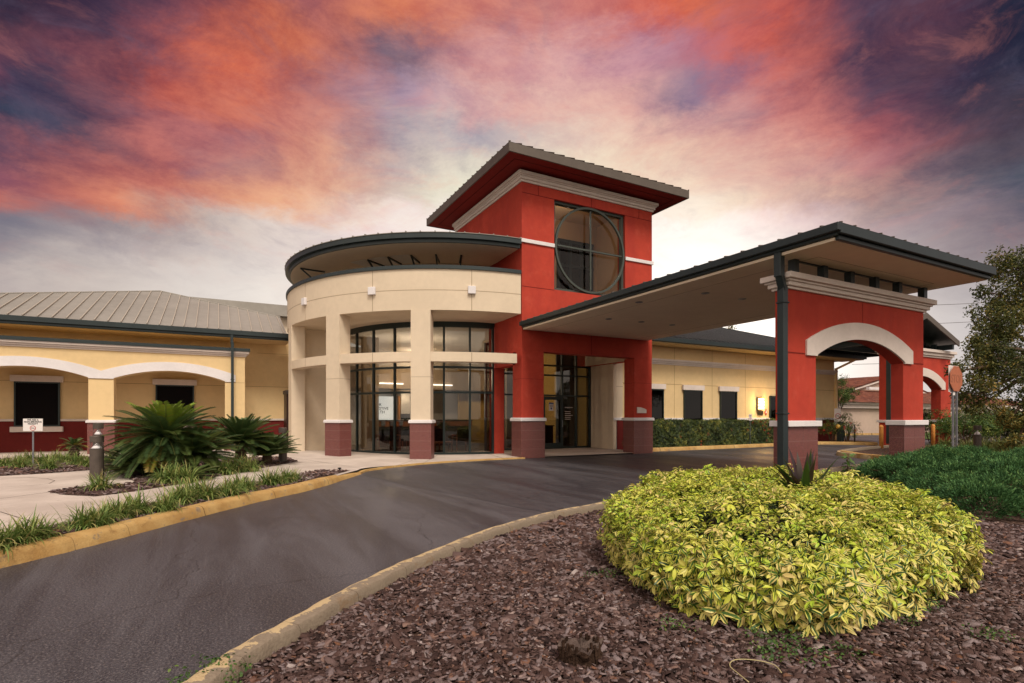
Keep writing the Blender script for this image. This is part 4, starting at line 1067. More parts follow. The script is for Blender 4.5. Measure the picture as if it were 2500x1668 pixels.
# ------------------------------------------------------------------ leaf batches
LEAF = np.array([(0,0,0),(.35,-.5,.07),(.35,0,0),(.35,.5,.07),(.72,-.44,.03),(.72,0,-.05),(.72,.44,.03),(1,0,-.16)], float)
LF4 = np.array([[1,4,5,2],[2,5,6,3]]); LF3 = np.array([[0,1,2],[0,2,3],[4,7,5],[5,7,6]])
LUV = np.array([(0,0),(.35,-1),(.35,0),(.35,1),(.7,-1),(.7,0),(.7,1),(1,0)], float)
DIA = np.array([(0,0,0),(.45,-.5,.03),(1,0,-.05),(.45,.5,.03)], float); DF = np.array([[0,1,2,3]]); DUV = np.array([(0,0),(.5,-1),(1,0),(.5,1)], float)
def unit(a): return a/np.maximum(np.linalg.norm(a, axis=1, keepdims=True), 1e-9)
def leaves(P, Dr, Up, ln, wd, rn, simple=False):
    """one leaf per row: base P, direction Dr, face normal Up"""
    T = DIA if simple else LEAF
    Dr = unit(Dr); W_ = unit(np.cross(Up, Dr)); U_ = np.cross(Dr, W_)
    ln = np.broadcast_to(ln, len(P)); wd = np.broadcast_to(wd, len(P))
    V = P[:,None] + Dr[:,None]*(T[None,:,0:1]*ln[:,None,None]) + W_[:,None]*(T[None,:,1:2]*wd[:,None,None]) + U_[:,None]*(T[None,:,2:3]*ln[:,None,None])
    k = len(T); b = (np.arange(len(P))*k)[:,None,None]
    Fs = [(b + DF[None]).reshape(-1,4)] if simple else [(b + LF4[None]).reshape(-1,4), (b + LF3[None]).reshape(-1,3)]
    uv = np.tile(DUV if simple else LUV, (len(P),1))
    return V.reshape(-1,3), Fs, uv, np.repeat(rn, k)
def merge(batches):
    V, F, UV, RN, n = [], [], [], [], 0
    for v, f, uv, r_ in batches:
        V.append(v); F += [x + n for x in f]; UV.append(uv); RN.append(r_); n += len(v)
    f4 = [x for x in F if x.shape[1] == 4]; f3 = [x for x in F if x.shape[1] == 3]
    FF = ([np.concatenate(f4)] if f4 else []) + ([np.concatenate(f3)] if f3 else [])
    return np.concatenate(V), FF, np.concatenate(UV), np.concatenate(RN)
def perp(n_):
    a = np.where(np.abs(n_[:,2:3]) < .9, np.array([[0,0,1.]]), np.array([[1.,0,0]])); u = unit(np.cross(n_, a)); return u, np.cross(n_, u)
def whorls(P, N, k, ln, wd, rn, droop=.25, simple=False):
    u, v = perp(N); out = []
    for j in range(k):
        a = 2*math.pi*j/k + rng.uniform(-.35,.35,len(P)) + rn*9
        d = u*np.cos(a)[:,None] + v*np.sin(a)[:,None]
        dr = d - N*(droop + rng.normal(0,.30,len(P)))[:,None] - np.array([[0,0,.12]])
        s_ = rng.uniform(.7,1.15,len(P))
        out.append(leaves(P + dr*.012, dr, N + rng.normal(0,.15,N.shape), ln*s_, wd*s_, np.clip(rn + rng.normal(0,.05,len(P)), 0, 1), simple))
    return out
def ground_blob(poly_ld, H, n, side=.5, nz=.10, seed=0, low=.10, top_pow=4):
    """points and normals over a mounded hedge with the given outline (camera-free world polygon)"""
    C0 = np.mean(poly_ld, 0); Q = np.array(poly_ld) - C0
    th = np.arctan2(Q[:,1], Q[:,0]); rr_ = np.linalg.norm(Q, axis=1); o = np.argsort(th); th, rr_ = th[o], rr_[o]
    a = rng.uniform(-math.pi, math.pi, n); ra = np.interp(a, th, rr_, period=2*math.pi)
    isd = rng.random(n) < side
    r_ = np.where(isd, rng.uniform(.93,1.0,n), np.sqrt(rng.random(n))*.97)
    zt = H*(1 - .22*r_**top_pow)
    z = np.where(isd, low + (zt-low)*rng.random(n)**.9, zt)
    k = z/H; bulge = np.where(isd, 1 - .06*np.clip(.45-k,0,1)/.45 - .10*np.clip(k-.55,0,1), 1)
    rad = r_*bulge*(1 + .045*np.sin(a*5+seed) + .03*np.sin(a*11+2*seed))
    x = C0[0] + np.cos(a)*ra*rad; y = C0[1] + np.sin(a)*ra*rad
    z += nz*(np.sin(x*3.1+y*2.3+seed)*np.cos(y*3.7-x*1.4+seed)*.6 + np.sin(x*7.7+seed*2)*np.cos(y*6.9)*.4)*np.where(isd,.3,1)
    N = np.column_stack([np.cos(a)*np.where(isd,1.,.25*r_**3), np.sin(a)*np.where(isd,1.,.25*r_**3), np.where(isd,.45,1.)])
    return np.column_stack([x,y,z]), unit(N), C0

# ---- variegated bush in front
bp = [L(*p) for p in ((.80,4.45),(.90,5.1),(1.55,6.3),(2.5,7.9),(4.1,8.5),(4.4,6.2),(3.88,4.75),(3.12,3.85),(2.25,3.42),(1.30,3.50))]
bush = thing('variegated_bush', 'low wide mound of yellow and green variegated leaves on the bark mulch', 'bush', (*np.mean(bp,0), .04))
bo = np.array(bush.location)
P, N, C0 = ground_blob([(x*.96+.04*np.mean(bp,0)[0], y*.96+.04*np.mean(bp,0)[1]) for x, y in bp], .74, 8400, .46, .085, 1.0)
dist = P[:,0]*FX + P[:,1]*FY
rn = rng.random(len(P)); N = unit(N + rng.normal(0,.42,N.shape)*1.0 + np.array([[0,0,.25]]))
frontal = np.clip((.62 - P[:,2])/.4, 0, 1)
lnn = .046 + .034*frontal*np.clip((6-dist)/2,0,1) + rng.uniform(-.010,.016,len(P)); rn2 = np.clip(np.where(rng.random(len(P)) < .18+.6*frontal, rn*.5, .40+rn*.6), 0, 1)
P += rng.normal(0,.030,P.shape)
bt = whorls(P, N, 7, lnn, lnn*.36, rn2, -.10)
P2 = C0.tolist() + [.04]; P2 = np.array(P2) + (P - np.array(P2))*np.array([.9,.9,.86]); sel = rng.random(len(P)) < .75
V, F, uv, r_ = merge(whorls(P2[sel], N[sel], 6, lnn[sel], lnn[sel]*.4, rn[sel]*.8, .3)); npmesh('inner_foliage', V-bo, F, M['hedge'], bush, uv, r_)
# sprigs standing above the mass
ns = 220; a = rng.random(ns)*2*math.pi; q = np.sqrt(rng.random(ns))*.85
sp = P[rng.integers(0, len(P), ns)] ; sp = sp[sp[:,2] > .5] + np.array([0,0,.07])
bt += whorls(sp, unit(rng.normal(0,.2,sp.shape)+np.array([[0,0,1.]])), 8, .075, .028, rng.random(len(sp)), .1)
V, F, uv, r_ = merge(bt); npmesh('foliage', V-bo, F, M['scheff'], bush, uv, r_)
m = MB()
for i in range(120):
    j = rnd.randrange(len(P)); e = P[j]; c_ = Vector((C0[0]+(e[0]-C0[0])*rnd.uniform(.3,.75), C0[1]+(e[1]-C0[1])*rnd.uniform(.3,.75), .05))
    e = Vector(e); mid = c_.lerp(e, .5) + Vector((rnd.uniform(-.06,.06), rnd.uniform(-.06,.06), rnd.uniform(.0,.08)))
    m.tube([c_, mid, e], [.012,.009,.004], 5)
m.build('stem', M['stem'], bush, smooth=True)

# ---- purple-green bromeliad poking out of the bush
def strap_plant(name, label, cat, loc, n, ln, wd, mt, spread=.9, rr=(0,1), group=None, seg=6, curl=.9, base=.03, stem_h=0):
    root = thing(name, label, cat, loc, group)
    V = []; Fq = []; RN = []; k = 0
    for i in range(n):
        a = rnd.uniform(0, 2*math.pi); tilt = rnd.uniform(.08, spread); l_ = ln*rnd.uniform(.65,1.1); w_ = wd*rnd.uniform(.8,1.2); c = rnd.uniform(*rr)
        p = Vector((math.cos(a)*base*rnd.random(), math.sin(a)*base*rnd.random(), stem_h)); th = tilt*.5
        sd = Vector((-math.sin(a), math.cos(a), 0))
        for s_ in range(seg+1):
            u = s_/seg; wv = w_*(.55+.9*u-1.45*u*u)*1.3 if u > 0 else w_*.5
            wv = max(wv, .0008); up_ = Vector((0,0,.12*wv))
            V += [p - sd*wv/2 + up_, p, p + sd*wv/2 + up_]; RN += [c]*3
            if s_ < seg:
                b = k + s_*3; Fq += [(b,b+1,b+4,b+3),(b+1,b+2,b+5,b+4)]
            d = Vector((math.cos(a)*math.sin(th), math.sin(a)*math.sin(th), math.cos(th))); p = p + d*(l_/seg)
            th += curl*tilt/seg*1.6
        k += (seg+1)*3
    V = np.array([tuple(v) for v in V]); npmesh('foliage', V, [np.array(Fq)], mt, root, np.zeros((len(V),2)), np.array(RN))
    return root
bx_, by_ = L(3.02, 5.6)
br = strap_plant('bromeliad', 'purple and green sword-leaved plant rising from the variegated bush', 'plant', (bx_, by_, .46), 27, .68, .10, M['purple'], .95, (0,1), seg=8, curl=.5)
sx_, sy_ = L(4.7, 7.6)
sd_ = thing('seedling', 'small green lobed seedling above the back edge of the variegated bush', 'plant', (sx_, sy_, .5))
PP = np.array([[0,0,.20+.05*i] for i in range(5)]) + rng.normal(0,.015,(5,3)); bt = whorls(PP, unit(rng.normal(0,.25,(5,3))+np.array([[0,0,1.]])), 7, .10, .035, rng.random(5)*.6, .0)
V, F, uv, r_ = merge(bt); npmesh('foliage', V, F, M['lightleaf'], sd_, uv, r_)
MB().tube([(sx_,sy_,.5),(sx_,sy_,.9)], .006, 5).build('stem', M['stem'], sd_)

# ---- juniper
jp = [L(*p) for p in ((7.15,9.7),(7.6,11.6),(9,13.0),(13.5,13.6),(14,9),(10,6.9),(7.9,6.75),(6.5,7.5),(6.6,8.6))]
jn = thing('juniper_shrub', 'wide low blue-green juniper mound behind the variegated bush', 'shrub', (*np.mean(jp,0), .04)); jo = np.array(jn.location)
x_, y_ = np.array(jp).T
Q = np.column_stack([rng.uniform(x_.min(), x_.max(), 900), rng.uniform(y_.min(), y_.max(), 900)]); Q = Q[point_in(jp, Q)][:230]
C0 = np.mean(jp, 0)
edge = np.array([min(math.hypot(q[0]-(a[0]+(b[0]-a[0])*u), q[1]-(a[1]+(b[1]-a[1])*u)) for a, b in zip(jp, jp[1:]+jp[:1]) for u in (0,.2,.4,.6,.8)) for q in Q])
LR = rng.uniform(.26,.50,len(Q)); LZ = .10 + .34*np.clip(edge/1.1,0,1)**.7 + rng.uniform(-.07,.07,len(Q))
P = []; N = []
for q, r0, z0 in zip(Q, LR, LZ):
    k = int(r0*r0*900); d = unit(rng.normal(0,1,(k,3))); d[:,2] = np.abs(d[:,2])*1.0 - .25; d = unit(d)
    P.append(np.array([q[0],q[1],z0]) + d*r0*np.array([1,1,.62])*rng.uniform(.82,1.02,(k,1))); N.append(d)
P = np.concatenate(P); N = np.concatenate(N)
# drop what is buried in a neighbouring clump
keep = P[:,2] > .03
for q, r0, z0 in zip(Q, LR, LZ):
    dd_ = ((P - np.array([q[0],q[1],z0]))/np.array([r0,r0,r0*.62])); keep &= ~((dd_**2).sum(1) < .50)
P, N = P[keep], N[keep]
vis = (P[:,0]*RX+P[:,1]*RY)/(P[:,0]*FX+P[:,1]*FY) < 1.08; P, N = P[vis], N[vis]
rn = rng.random(len(P)); bt = []
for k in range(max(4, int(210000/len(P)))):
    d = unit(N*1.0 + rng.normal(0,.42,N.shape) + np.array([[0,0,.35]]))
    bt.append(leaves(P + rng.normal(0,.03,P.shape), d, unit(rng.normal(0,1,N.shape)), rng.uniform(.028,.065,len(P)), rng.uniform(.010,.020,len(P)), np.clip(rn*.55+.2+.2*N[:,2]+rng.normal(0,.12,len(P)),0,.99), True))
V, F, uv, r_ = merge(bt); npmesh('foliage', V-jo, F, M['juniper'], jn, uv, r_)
m = MB(); cc = np.mean(jp,0)
for i in range(26):
    e = P[rnd.randrange(len(P))]; m.tube([(cc[0]+(e[0]-cc[0])*.5, cc[1]+(e[1]-cc[1])*.3, .04), ((cc[0]*.45+e[0]*.55),(cc[1]*.45+e[1]*.55),.2), (e[0]*.97+cc[0]*.03,e[1]*.97+cc[1]*.03,e[2]-.05)], [.03,.02,.01], 5)
m.build('branch', M['stem'], jn)

# ---- liriope tufts
def tuft_mesh(n, ln, seed, rr=(0,1)):
    rs = random.Random(seed); V = []; Fq = []; RN = []; k = 0; seg = 5
    for i in range(n):
        a = rs.uniform(0,2*math.pi); tilt = rs.uniform(.25,1.5); l_ = ln*rs.uniform(.6,1.25); w_ = rs.uniform(.005,.010)
        c = min(1,max(0, rs.betavariate(2,2.2)*(rr[1]-rr[0])+rr[0]))
        p = Vector((rs.gauss(0,.065), rs.gauss(0,.065), 0)); th = tilt*.42; sd = Vector((-math.sin(a), math.cos(a), 0))
        for s_ in range(seg+1):
            u = s_/seg; wv = w_*(1-u**2.2)+.0008
            V += [p - sd*wv, p + sd*wv]; RN += [min(1, c+.25*u*u)]*2
            if s_ < seg: b = k+s_*2; Fq.append((b,b+1,b+3,b+2))
            d = Vector((math.cos(a)*math.sin(th), math.sin(a)*math.sin(th), math.cos(th))); p = p + d*(l_/seg); th += tilt*.42
        k += (seg+1)*2
    me = npmesh('foliage', np.array([tuple(v) for v in V]), [np.array(Fq)], M['grass'], None, np.zeros((len(V),2)), np.array(RN)); return me
protos = []
for s_ in range(4):
    o = tuft_mesh(210, .36, 50+s_); r0 = thing('grass_tuft', 'x', 'grass tuft', (0,0,0)); o.parent = r0; o.name = 'foliage'; protos.append(r0)
used = set()
ORD = ['first','second','third','fourth','fifth','sixth','seventh','eighth','ninth','tenth','eleventh','twelfth','thirteenth','fourteenth','fifteenth','sixteenth','seventeenth','eighteenth','nineteenth','twentieth','twenty-first','twenty-second','twenty-third','twenty-fourth','twenty-fifth','twenty-sixth','twenty-seventh','twenty-eighth']
tcount = 0
def tuft(x, y, z, sc, label, group):
    global tcount
    i = tcount % 4; tcount += 1; rz = rnd.uniform(0, 6.28)
    if i not in used:
        used.add(i); r0 = protos[i]; r0.location = (x,y,z); r0.rotation_euler = (0,0,rz); r0.scale = (sc,)*3; r0['label'] = label; r0['group'] = group; return r0
    return dup(protos[i], (x,y,z), rz, sc, label, group)
row = [(-40,1350),(15,1338),(55,1326),(95,1317),(200,1292),(238,1284),(272,1270),(300,1264),(334,1256),(400,1250),(432,1232),(452,1224),(480,1218),(502,1220),(556,1212),(578,1198),(603,1200),(655,1186),(678,1184),(700,1178),(716,1174)]
for i, (px, py) in enumerate(row):
    x, y = G(px, py, .13); tuft(x, y, .12, rnd.uniform(.78,1.1), 'strappy green grass tuft behind the yellow kerb, %s from the left' % ORD[i], "grass tufts along the yellow kerb")
oth = [((246,1196,1.0),'grass tuft at the foot of the front bollard light'),((412,1180,1.35),'big bright grass tuft in front of the large cycad'),((448,1178,1.2),'grass tuft right of the big bright one before the large cycad'),((545,1158,1.25),'grass tuft with dry blades between the two cycads'),((580,1152,1.25),'grass tuft before the second cycad, left one'),((610,1150,1.15),'grass tuft before the second cycad, right one'),((515,1150,1.1),'dull grass tuft right beside the large cycad trunk')]
for (px,py,sc),lb in oth:
    x, y = G(px, py, .13); tuft(x, y, .12, sc, lb, 'grass tufts in the cycad bed')
back = [(10,1140),(50,1136),(75,1131),(108,1134),(140,1126),(165,1130),(120,1146),(50,1143),(235,1135),(265,1128),(215,1140),(190,1136)]
for i, (px, py) in enumerate(sorted(back)):
    x, y = G(px, py, .13); tuft(x, y, .12, rnd.uniform(.95,1.2), 'grass tuft in the mulch bed before the arcade, %s from the left' % ORD[i], 'grass tufts before the arcade')
far = [(2290,1108),(2260,1112),(2360,1104),(2310,1096),(2390,1108),(2420,1104),(2450,1110),(2480,1106),(2405,1114),(2340,1112),(2500,1112),(2235,1116),(2375,1096),(2440,1098)]
for i, (px, py) in enumerate(sorted(far)):
    x, y = G(px, py, .05); tuft(x, y, .045, rnd.uniform(1.3,1.8), 'pale grass tuft behind the juniper, %s from the left' % ORD[i], 'grass tufts behind the juniper')

# ---- small weeds at the foot of the bush
weeds = [(1850,1560),(1880,1600),(1930,1575),(2010,1545),(2060,1600),(1960,1610),(1650,1535),(1475,1410),(2250,1490),(2420,1560),(550,1662),(500,1664),(2200,1520)]
wp = []
for px, py in weeds:
    x, y = G(px, py, .05); n = 26 if px > 600 else 60; q = np.column_stack([x+rng.normal(0,.07,n), y+rng.normal(0,.06,n), rng.uniform(.06,.12 if px > 600 else .16,n)]); wp.append(q)
wp = np.concatenate(wp); bt = whorls(wp, unit(rng.normal(0,.4,wp.shape)+np.array([[0,0,1.]])), 4, .022, .014, rng.random(len(wp))*.7, .1)
V, F, uv, r_ = merge(bt); o = npmesh('weeds', V, F, M['lightleaf'], None, uv, r_); tag(o, 'small green weeds growing through the bark mulch', 'weeds', kind='stuff')

# ---- cycads
def frond(L_, nl, rs, tilt, az, col, seg=9, lw=.010, ll=.16, droop=1.1):
    """one pinnate leaf: curved rachis with two ranks of narrow leaflets"""
    p = Vector((0,0,0)); th = tilt; pts = []
    for s_ in range(seg+1):
        pts.append(p.copy()); d = Vector((math.cos(az)*math.sin(th), math.sin(az)*math.sin(th), math.cos(th))); p = p + d*(L_/seg); th += droop/seg*(.4+1.2*s_/seg)
    P_, D_, U_, LN = [], [], [], []
    for i in range(nl):
        u = .08 + .90*i/nl; f = u*seg; k = min(int(f), seg-1); q = pts[k].lerp(pts[k+1], f-k); ax = (pts[k+1]-pts[k]).normalized()
        sd = Vector((-math.sin(az), math.cos(az), 0)); nn = ax.cross(sd).normalized()
        if nn.z < 0: nn = -nn
        l_ = ll*math.sin(math.pi*min(1, .12+.80*u))**.6
        for s_ in (-1, 1):
            d = (sd*s_ + ax*.38 + nn*.30).normalized()
            P_.append(q); D_.append(d); U_.append(nn + sd*s_*.3); LN.append(l_*rs.uniform(.85,1.1))
    P_, D_, U_ = (np.array([tuple(v) for v in A]) for A in (P_, D_, U_))
    b = leaves(P_, D_, U_, np.array(LN), np.full(len(P_), lw*1.9), np.clip(col + rng.normal(0,.05,len(P_)), 0, 1), True)
    return b, pts
def cycad(label, loc, L_, n, trunk_h, nl=34, seed=1, bright=0, ll=.17, tilts=(.15,1.75), yellow=.04, droop=1.0, azr=None):
    root = thing('cycad', label, 'cycad', loc, 'cycads by the walk'); rs = random.Random(seed); bt = []; m = MB(); o0 = Vector(loc)
    for i in range(n):
        u = (i+.5)/n; tilt = tilts[0] + (tilts[1]-tilts[0])*u**.8; az = i*2.39996 + rs.uniform(-.2,.2)
        if azr: az = rs.uniform(*azr)
        col = .93 if (bright and u < bright) else rs.uniform(.05,.62)
        if bright and u < bright: col = rs.uniform(.80,.88)
        if u > .5 and rs.random() < yellow: col = 1.0
        b, pts = frond(L_*rs.uniform(.82,1.08)*(1 if u > .2 else .8), nl, rs, tilt, az, col, ll=ll, droop=droop*rs.uniform(.7,1.2))
        h = Vector((0,0,trunk_h)); off_ = np.array([0,0,trunk_h])
        bt.append((b[0]+off_, b[1], b[2], b[3])); m.tube([o0+h+p for p in pts], [.010-.0008*k for k in range(len(pts))], 4)
    V, F, uv, r_ = merge(bt); npmesh('foliage', V, F, M['cycad'], root, uv, r_)
    m.build('frond_stalk', M['cycad_stalk'], root)
    q = MB(); prof = []
    for k in range(13):
        u = k/12; prof.append((.13*(1.15-.3*u)+(.018 if k % 2 else 0), -.02+u*(trunk_h+.04)))
    q.lathe((loc[0],loc[1]), [(r_*1.0, z+loc[2]) for r_, z in prof], 12); q.build('trunk', M['bark'], root)
    return root
M['cycad_stalk'] = mat('cycad_stalk', (.12,.13,.035), .5, .4)
def gz3(px, py, z): x, y = G(px, py, z); return (x, y, z)
cycad('tallest cycad with a bright yellow-green crown of new fronds, beside the walk', gz3(405,1162,.12), 1.24, 110, .86, 64, 3, .22, .19, (.10,2.1), .06, .75)
cycad('second cycad, dark with upright fronds, left of the bollard by the door', gz3(588,1140,.12), 1.02, 80, .66, 52, 5, 0, .18, (.12,1.75), .08, .6)
cycad('low leafy cycad at the foot of the bollard by the door', gz3(652,1134,.12), 1.0, 76, .22, 50, 8, 0, .16, (.3,1.35), .05, .6)
cycad('trunkless dark cycad spreading at the left foot of the tallest one', gz3(342,1160,.12), 1.0, 70, .14, 50, 9, 0, .15, (.5,1.6), .02, .7)
cycad('leaning grey-green cycad against the right side of the tallest one', gz3(470,1158,.12), 1.15, 76, .42, 54, 12, 0, .18, (.5,1.75), .05, .6)
cycad('small sickly cycad with yellowing fronds by the arcade wall', gz3(181,1121,.12), .42, 20, .42, 24, 14, 0, .10, (.2,1.9), .5, .9)
cycad('low blue-green cycad spilling onto the mulch before the leaning one', gz3(462,1172,.12), .62, 22, .06, 32, 19, 0, .12, (.8,1.6), .0, .5)

# ---- leafy masses: hedge with red flowers, shrubs
def box_hedge(root, x0, x1, y0, y1, z0, z1, n, mt, ln=.05, seed=0):
    o0 = np.array(root.location)
    A = np.array([(x1-x0)*(z1-z0)*1.0, (x1-x0)*(y1-y0), (y1-y0)*(z1-z0)]); A = A/A.sum(); f = rng.choice(3, n, p=A)
    x = rng.uniform(x0,x1,n); y = rng.uniform(y0,y1,n); z = rng.uniform(z0,z1,n)
    N = np.zeros((n,3)); 
    y = np.where(f == 0, y0, y); N[f == 0] = (0,-1,.3); z = np.where(f == 1, z1, z); N[f == 1] = (0,-.1,1); x = np.where(f == 2, x0, x); N[f == 2] = (-1,0,.3)
    P_ = np.column_stack([x,y,z]); P_ += N*(np.sin(x*4.1+z*3+seed)*np.cos(x*2.3+y*4)*.05)[:,None] + rng.normal(0,.035,P_.shape)
    rn_ = np.clip(rng.beta(2,2.5,n) + .18*np.sin(x*2.9)*np.cos(z*4+x), 0, 1)
    bt = whorls(P_-o0, unit(N+rng.normal(0,.4,N.shape)), 5, ln*rng.uniform(.8,1.3,n), ln*.5, rn_, .1, True)
    V, F, uv, r_ = merge(bt); npmesh('foliage', V, F, mt, root, uv, r_); return P_
def flowers(root, pts, r, name='flower', n=14):
    o0 = np.array(root.location)
    q = np.repeat(np.array(pts) - o0, n, 0) + rng.normal(0, r*.55, (len(pts)*n,3)); b = whorls(q, unit(rng.normal(0,.6,q.shape)+np.array([[0,-.6,.5]])), 4, r*.5, r*.28, rng.random(len(q)), 0, True)
    V, F, uv, r_ = merge(b); npmesh(name, V, F, M['flower'], root, uv, r_)
hg = thing('flowering_hedge', 'clipped dark hedge dotted with red flowers under the right wing windows', 'hedge', (20, 17.9, .1))
box_hedge(hg, 15.8, 26.8, 17.45, 18.25, .10, 1.24, 15000, M['hedge'], .06); MB().box(15.9, 26.7, 17.56, 18.2, .1, 1.12).build('twig_core', M['stem'], hg)

fl = []
for px, py in ((1868,1030),(1870,1042),(1861,1037),(1884,1035),(1855,1031),(1875,1058),(1888,1066),(1881,1064),(1826,1050),(1712,1078),(1785,1048),(1890,1052),(1878,1046),(1660,1066),(1837,1031),(1712,1086),(1730,1060),(1866,1050),(1893,1042),(1872,1075)):
    tt = (px-CX)/F0; D = 17.4/(FY+tt*RY); fl.append((D*(FX+tt*RX), 17.40, EYE-(py-HOR)/F0*D))
flowers(hg, fl, .05, n=9)
def shrub(name, label, cat, loc, rad, h, n, mt, ln=.08, group=None, stems=True, z0=.1, flat=1.0):
    root = thing(name, label, cat, loc, group)
    lobes = [(rnd.uniform(-.6,.6)*rad, rnd.uniform(-.6,.6)*rad*flat, h*rnd.uniform(.4,.8), rad*rnd.uniform(.35,.55)) for _ in range(9)]
    P_ = []; N_ = []
    for (a, b, c, r0) in lobes:
        k = n//len(lobes); d = unit(rng.normal(0,1,(k,3))); rr0 = r0*(.65+.4*rng.random(k)); P_.append(np.array([a,b,min(c,h-r0*.7)])+d*rr0[:,None]*np.array([1,1,.85])); N_.append(d)
    P_ = np.concatenate(P_); N_ = np.concatenate(N_); ok_ = P_[:,2] > z0; P_, N_ = P_[ok_], N_[ok_]
    cl = .35*np.sin(P_[:,0]*3)*np.cos(P_[:,2]*4)
    bt = whorls(P_, unit(N_+rng.normal(0,.4,N_.shape)), 4, ln*rng.uniform(.7,1.3,len(P_)), ln*.45, np.clip(rng.beta(2,2.3,len(P_))+cl*.5,0,1), .1, True)
    V, F, uv, r_ = merge(bt); npmesh('foliage', V, F, mt, root, uv, r_)
    if stems:
        m = MB()
        for i in range(9):
            a = rnd.uniform(0,6.28); m.tube([(loc[0]+.05*math.cos(a),loc[1]+.05*math.sin(a),loc[2]-.05),(loc[0]+rad*.2*math.cos(a),loc[1]+rad*.2*math.sin(a),loc[2]+h*.4),(loc[0]+rad*.45*math.cos(a+.3),loc[1]+rad*.45*math.sin(a+.3),loc[2]+h*.8)], [.025,.018,.006], 5)
        m.build('stem', M['stem'], root)
    return root
def LP(px, D, z=0): x, y = L((px-CX)/F0*D, D); return (x, y, z)
s1 = shrub('flowering_shrub', 'loose shrub with red blossoms beside the dark gate post', 'shrub', LP(2030,29.0,.1), .95, 1.25, 500, M['hedge'], .07, 'shrubs at the drive-through'); flowers(s1, [LP(2022,28.6,1.0),LP(2012,28.6,.75),LP(2028,28.5,.6)], .05)
s2 = shrub('flowering_shrub', 'shrub with a red flower in front of the small brown sign', 'shrub', LP(2068,28.6,.1), .8, 1.35, 420, M['lightleaf'], .06, 'shrubs at the drive-through'); flowers(s2, [LP(2090,28.2,.75),LP(2078,28.2,1.1),LP(2062,28.2,.9),LP(2086,28.2,.7)], .08)
s3 = shrub('small_shrub', 'slim bright green shrub rising behind the dark gate post', 'shrub', LP(2052,30.5,.1), .5, 1.9, 400, M['lightleaf'], .06, 'shrubs at the drive-through')
for i, (px, D, rad, h, mt, lb) in enumerate(((2272,30,1.3,1.9,'hedge','rounded green shrub between the two red piers'),(2355,27,1.5,1.75,'lightleaf','green shrub just right of the stop sign'),(2400,27.5,1.9,1.9,'hedge','broad dark shrub behind the far bollard light'),(2445,28.5,1.4,1.5,'hedge','dark shrub right of the far bollard light'))):
    shrub('shrub', lb, 'shrub', LP(px,D,.05), rad, h, 1500, M[mt], .10, 'shrubs before the neighbouring building')
shrub('broadleaf_plant', 'dark big-leaved plant before the neighbour porch at the right edge', 'plant', LP(2478,27.5,.05), 1.1, 1.8, 160, M['hedge'], .38)
for i, (px, D, rad, lb) in enumerate(((2240,13.9,.7,'leafy ground cover at the foot of the red pier'),)):
    shrub('ground_cover', lb, 'plant', LP(px,D,.05), rad, .5, 300, M['hedge'], .05, stems=False)
shrub('corner_weed', 'green weed clump on the kerb at the bottom left of the mulch island', 'plant', (*G(520,1672,.06), .04), .11, .10, 160, M['lightleaf'], .022, stems=False, z0=.01)
shrub('entrance_shrub', 'little dark shrub in the entrance recess beside the red tower column', 'shrub', (15.25,18.0,.05), .3, .42, 160, M['hedge'], .05)

# ---- trees
def tree(label, loc, th, lobes, n, mt, ln=.16, group='trees around the clinic', tr=.28, name='oak_tree', cat='tree', vis=None):
    root = thing(name, label, cat, loc, group); o0 = Vector(loc); P_ = []; N_ = []
    tot = sum(l[3]**2 for l in lobes)
    m = MB(); m.tube([o0, o0+Vector((.05,.02,th*.5)), o0+Vector((.0,.1,th))], [tr, tr*.8, tr*.65], 10)
    m2 = MB()
    for (a, b, c, r0) in lobes:
        k = int(n*r0*r0/tot); sub = max(6, int(r0*11))
        m2.tube([o0+Vector((0,.1,th*.9)), o0+Vector((a*.5,b*.5,(th+c)*.5+.3)), o0+Vector((a,b,c))], [tr*.45, tr*.25, tr*.08], 6)
        cs = unit(rng.normal(0,1,(sub,3)))*r0*rng.uniform(.45,1.0,(sub,1))*np.array([1,1,.75]); rs_ = r0*rng.uniform(.30,.55,sub)
        for q, rq in zip(cs, rs_):
            kk = max(6, k//sub); d = unit(rng.normal(0,1,(kk,3))); P_.append(np.array([a,b,c])+q+d*(rq*rng.uniform(.3,1.1,kk)**.7)[:,None]); N_.append(d)
            m2.tube([o0+Vector((a,b,c)), o0+Vector((a,b,c))+Vector(tuple(q))], [tr*.08, tr*.03], 4)
    P_ = np.concatenate(P_); N_ = np.concatenate(N_)
    cl = .25*np.sin(P_[:,0]*1.7+P_[:,2])*np.cos(P_[:,1]*1.9)
    dr = unit(rng.normal(0,1,P_.shape) + np.array([[0,0,-.4]])); b1 = leaves(P_, dr, unit(rng.normal(0,1,P_.shape)+np.array([[0,0,.8]])), ln*rng.uniform(.6,1.3,len(P_)), ln*.42, np.clip(rng.beta(1.6,2.6,len(P_))+cl,0,1), True)
    b2 = leaves(P_+rng.normal(0,.05,P_.shape), -dr+rng.normal(0,.6,P_.shape), unit(rng.normal(0,1,P_.shape)+np.array([[0,0,.8]])), ln*rng.uniform(.6,1.3,len(P_)), ln*.42, np.clip(rng.beta(1.6,2.6,len(P_))+cl,0,1), True)
    V, F, uv, r_ = merge([b1, b2]); npmesh('crown', V, F, M[mt], root, uv, r_)
    m.build('trunk', M['bark'], root, smooth=True); m2.build('branch', M['bark'], root, smooth=True)
    return root
ox_, oy_, _ = LP(2575, 19)
def cl2(px, py, D, r0):   # lobe centre relative to the trunk, measured on the photo
    x, y, _ = LP(px, D); return (x-ox_, y-oy_, EYE-(py-HOR)/F0*D, r0)
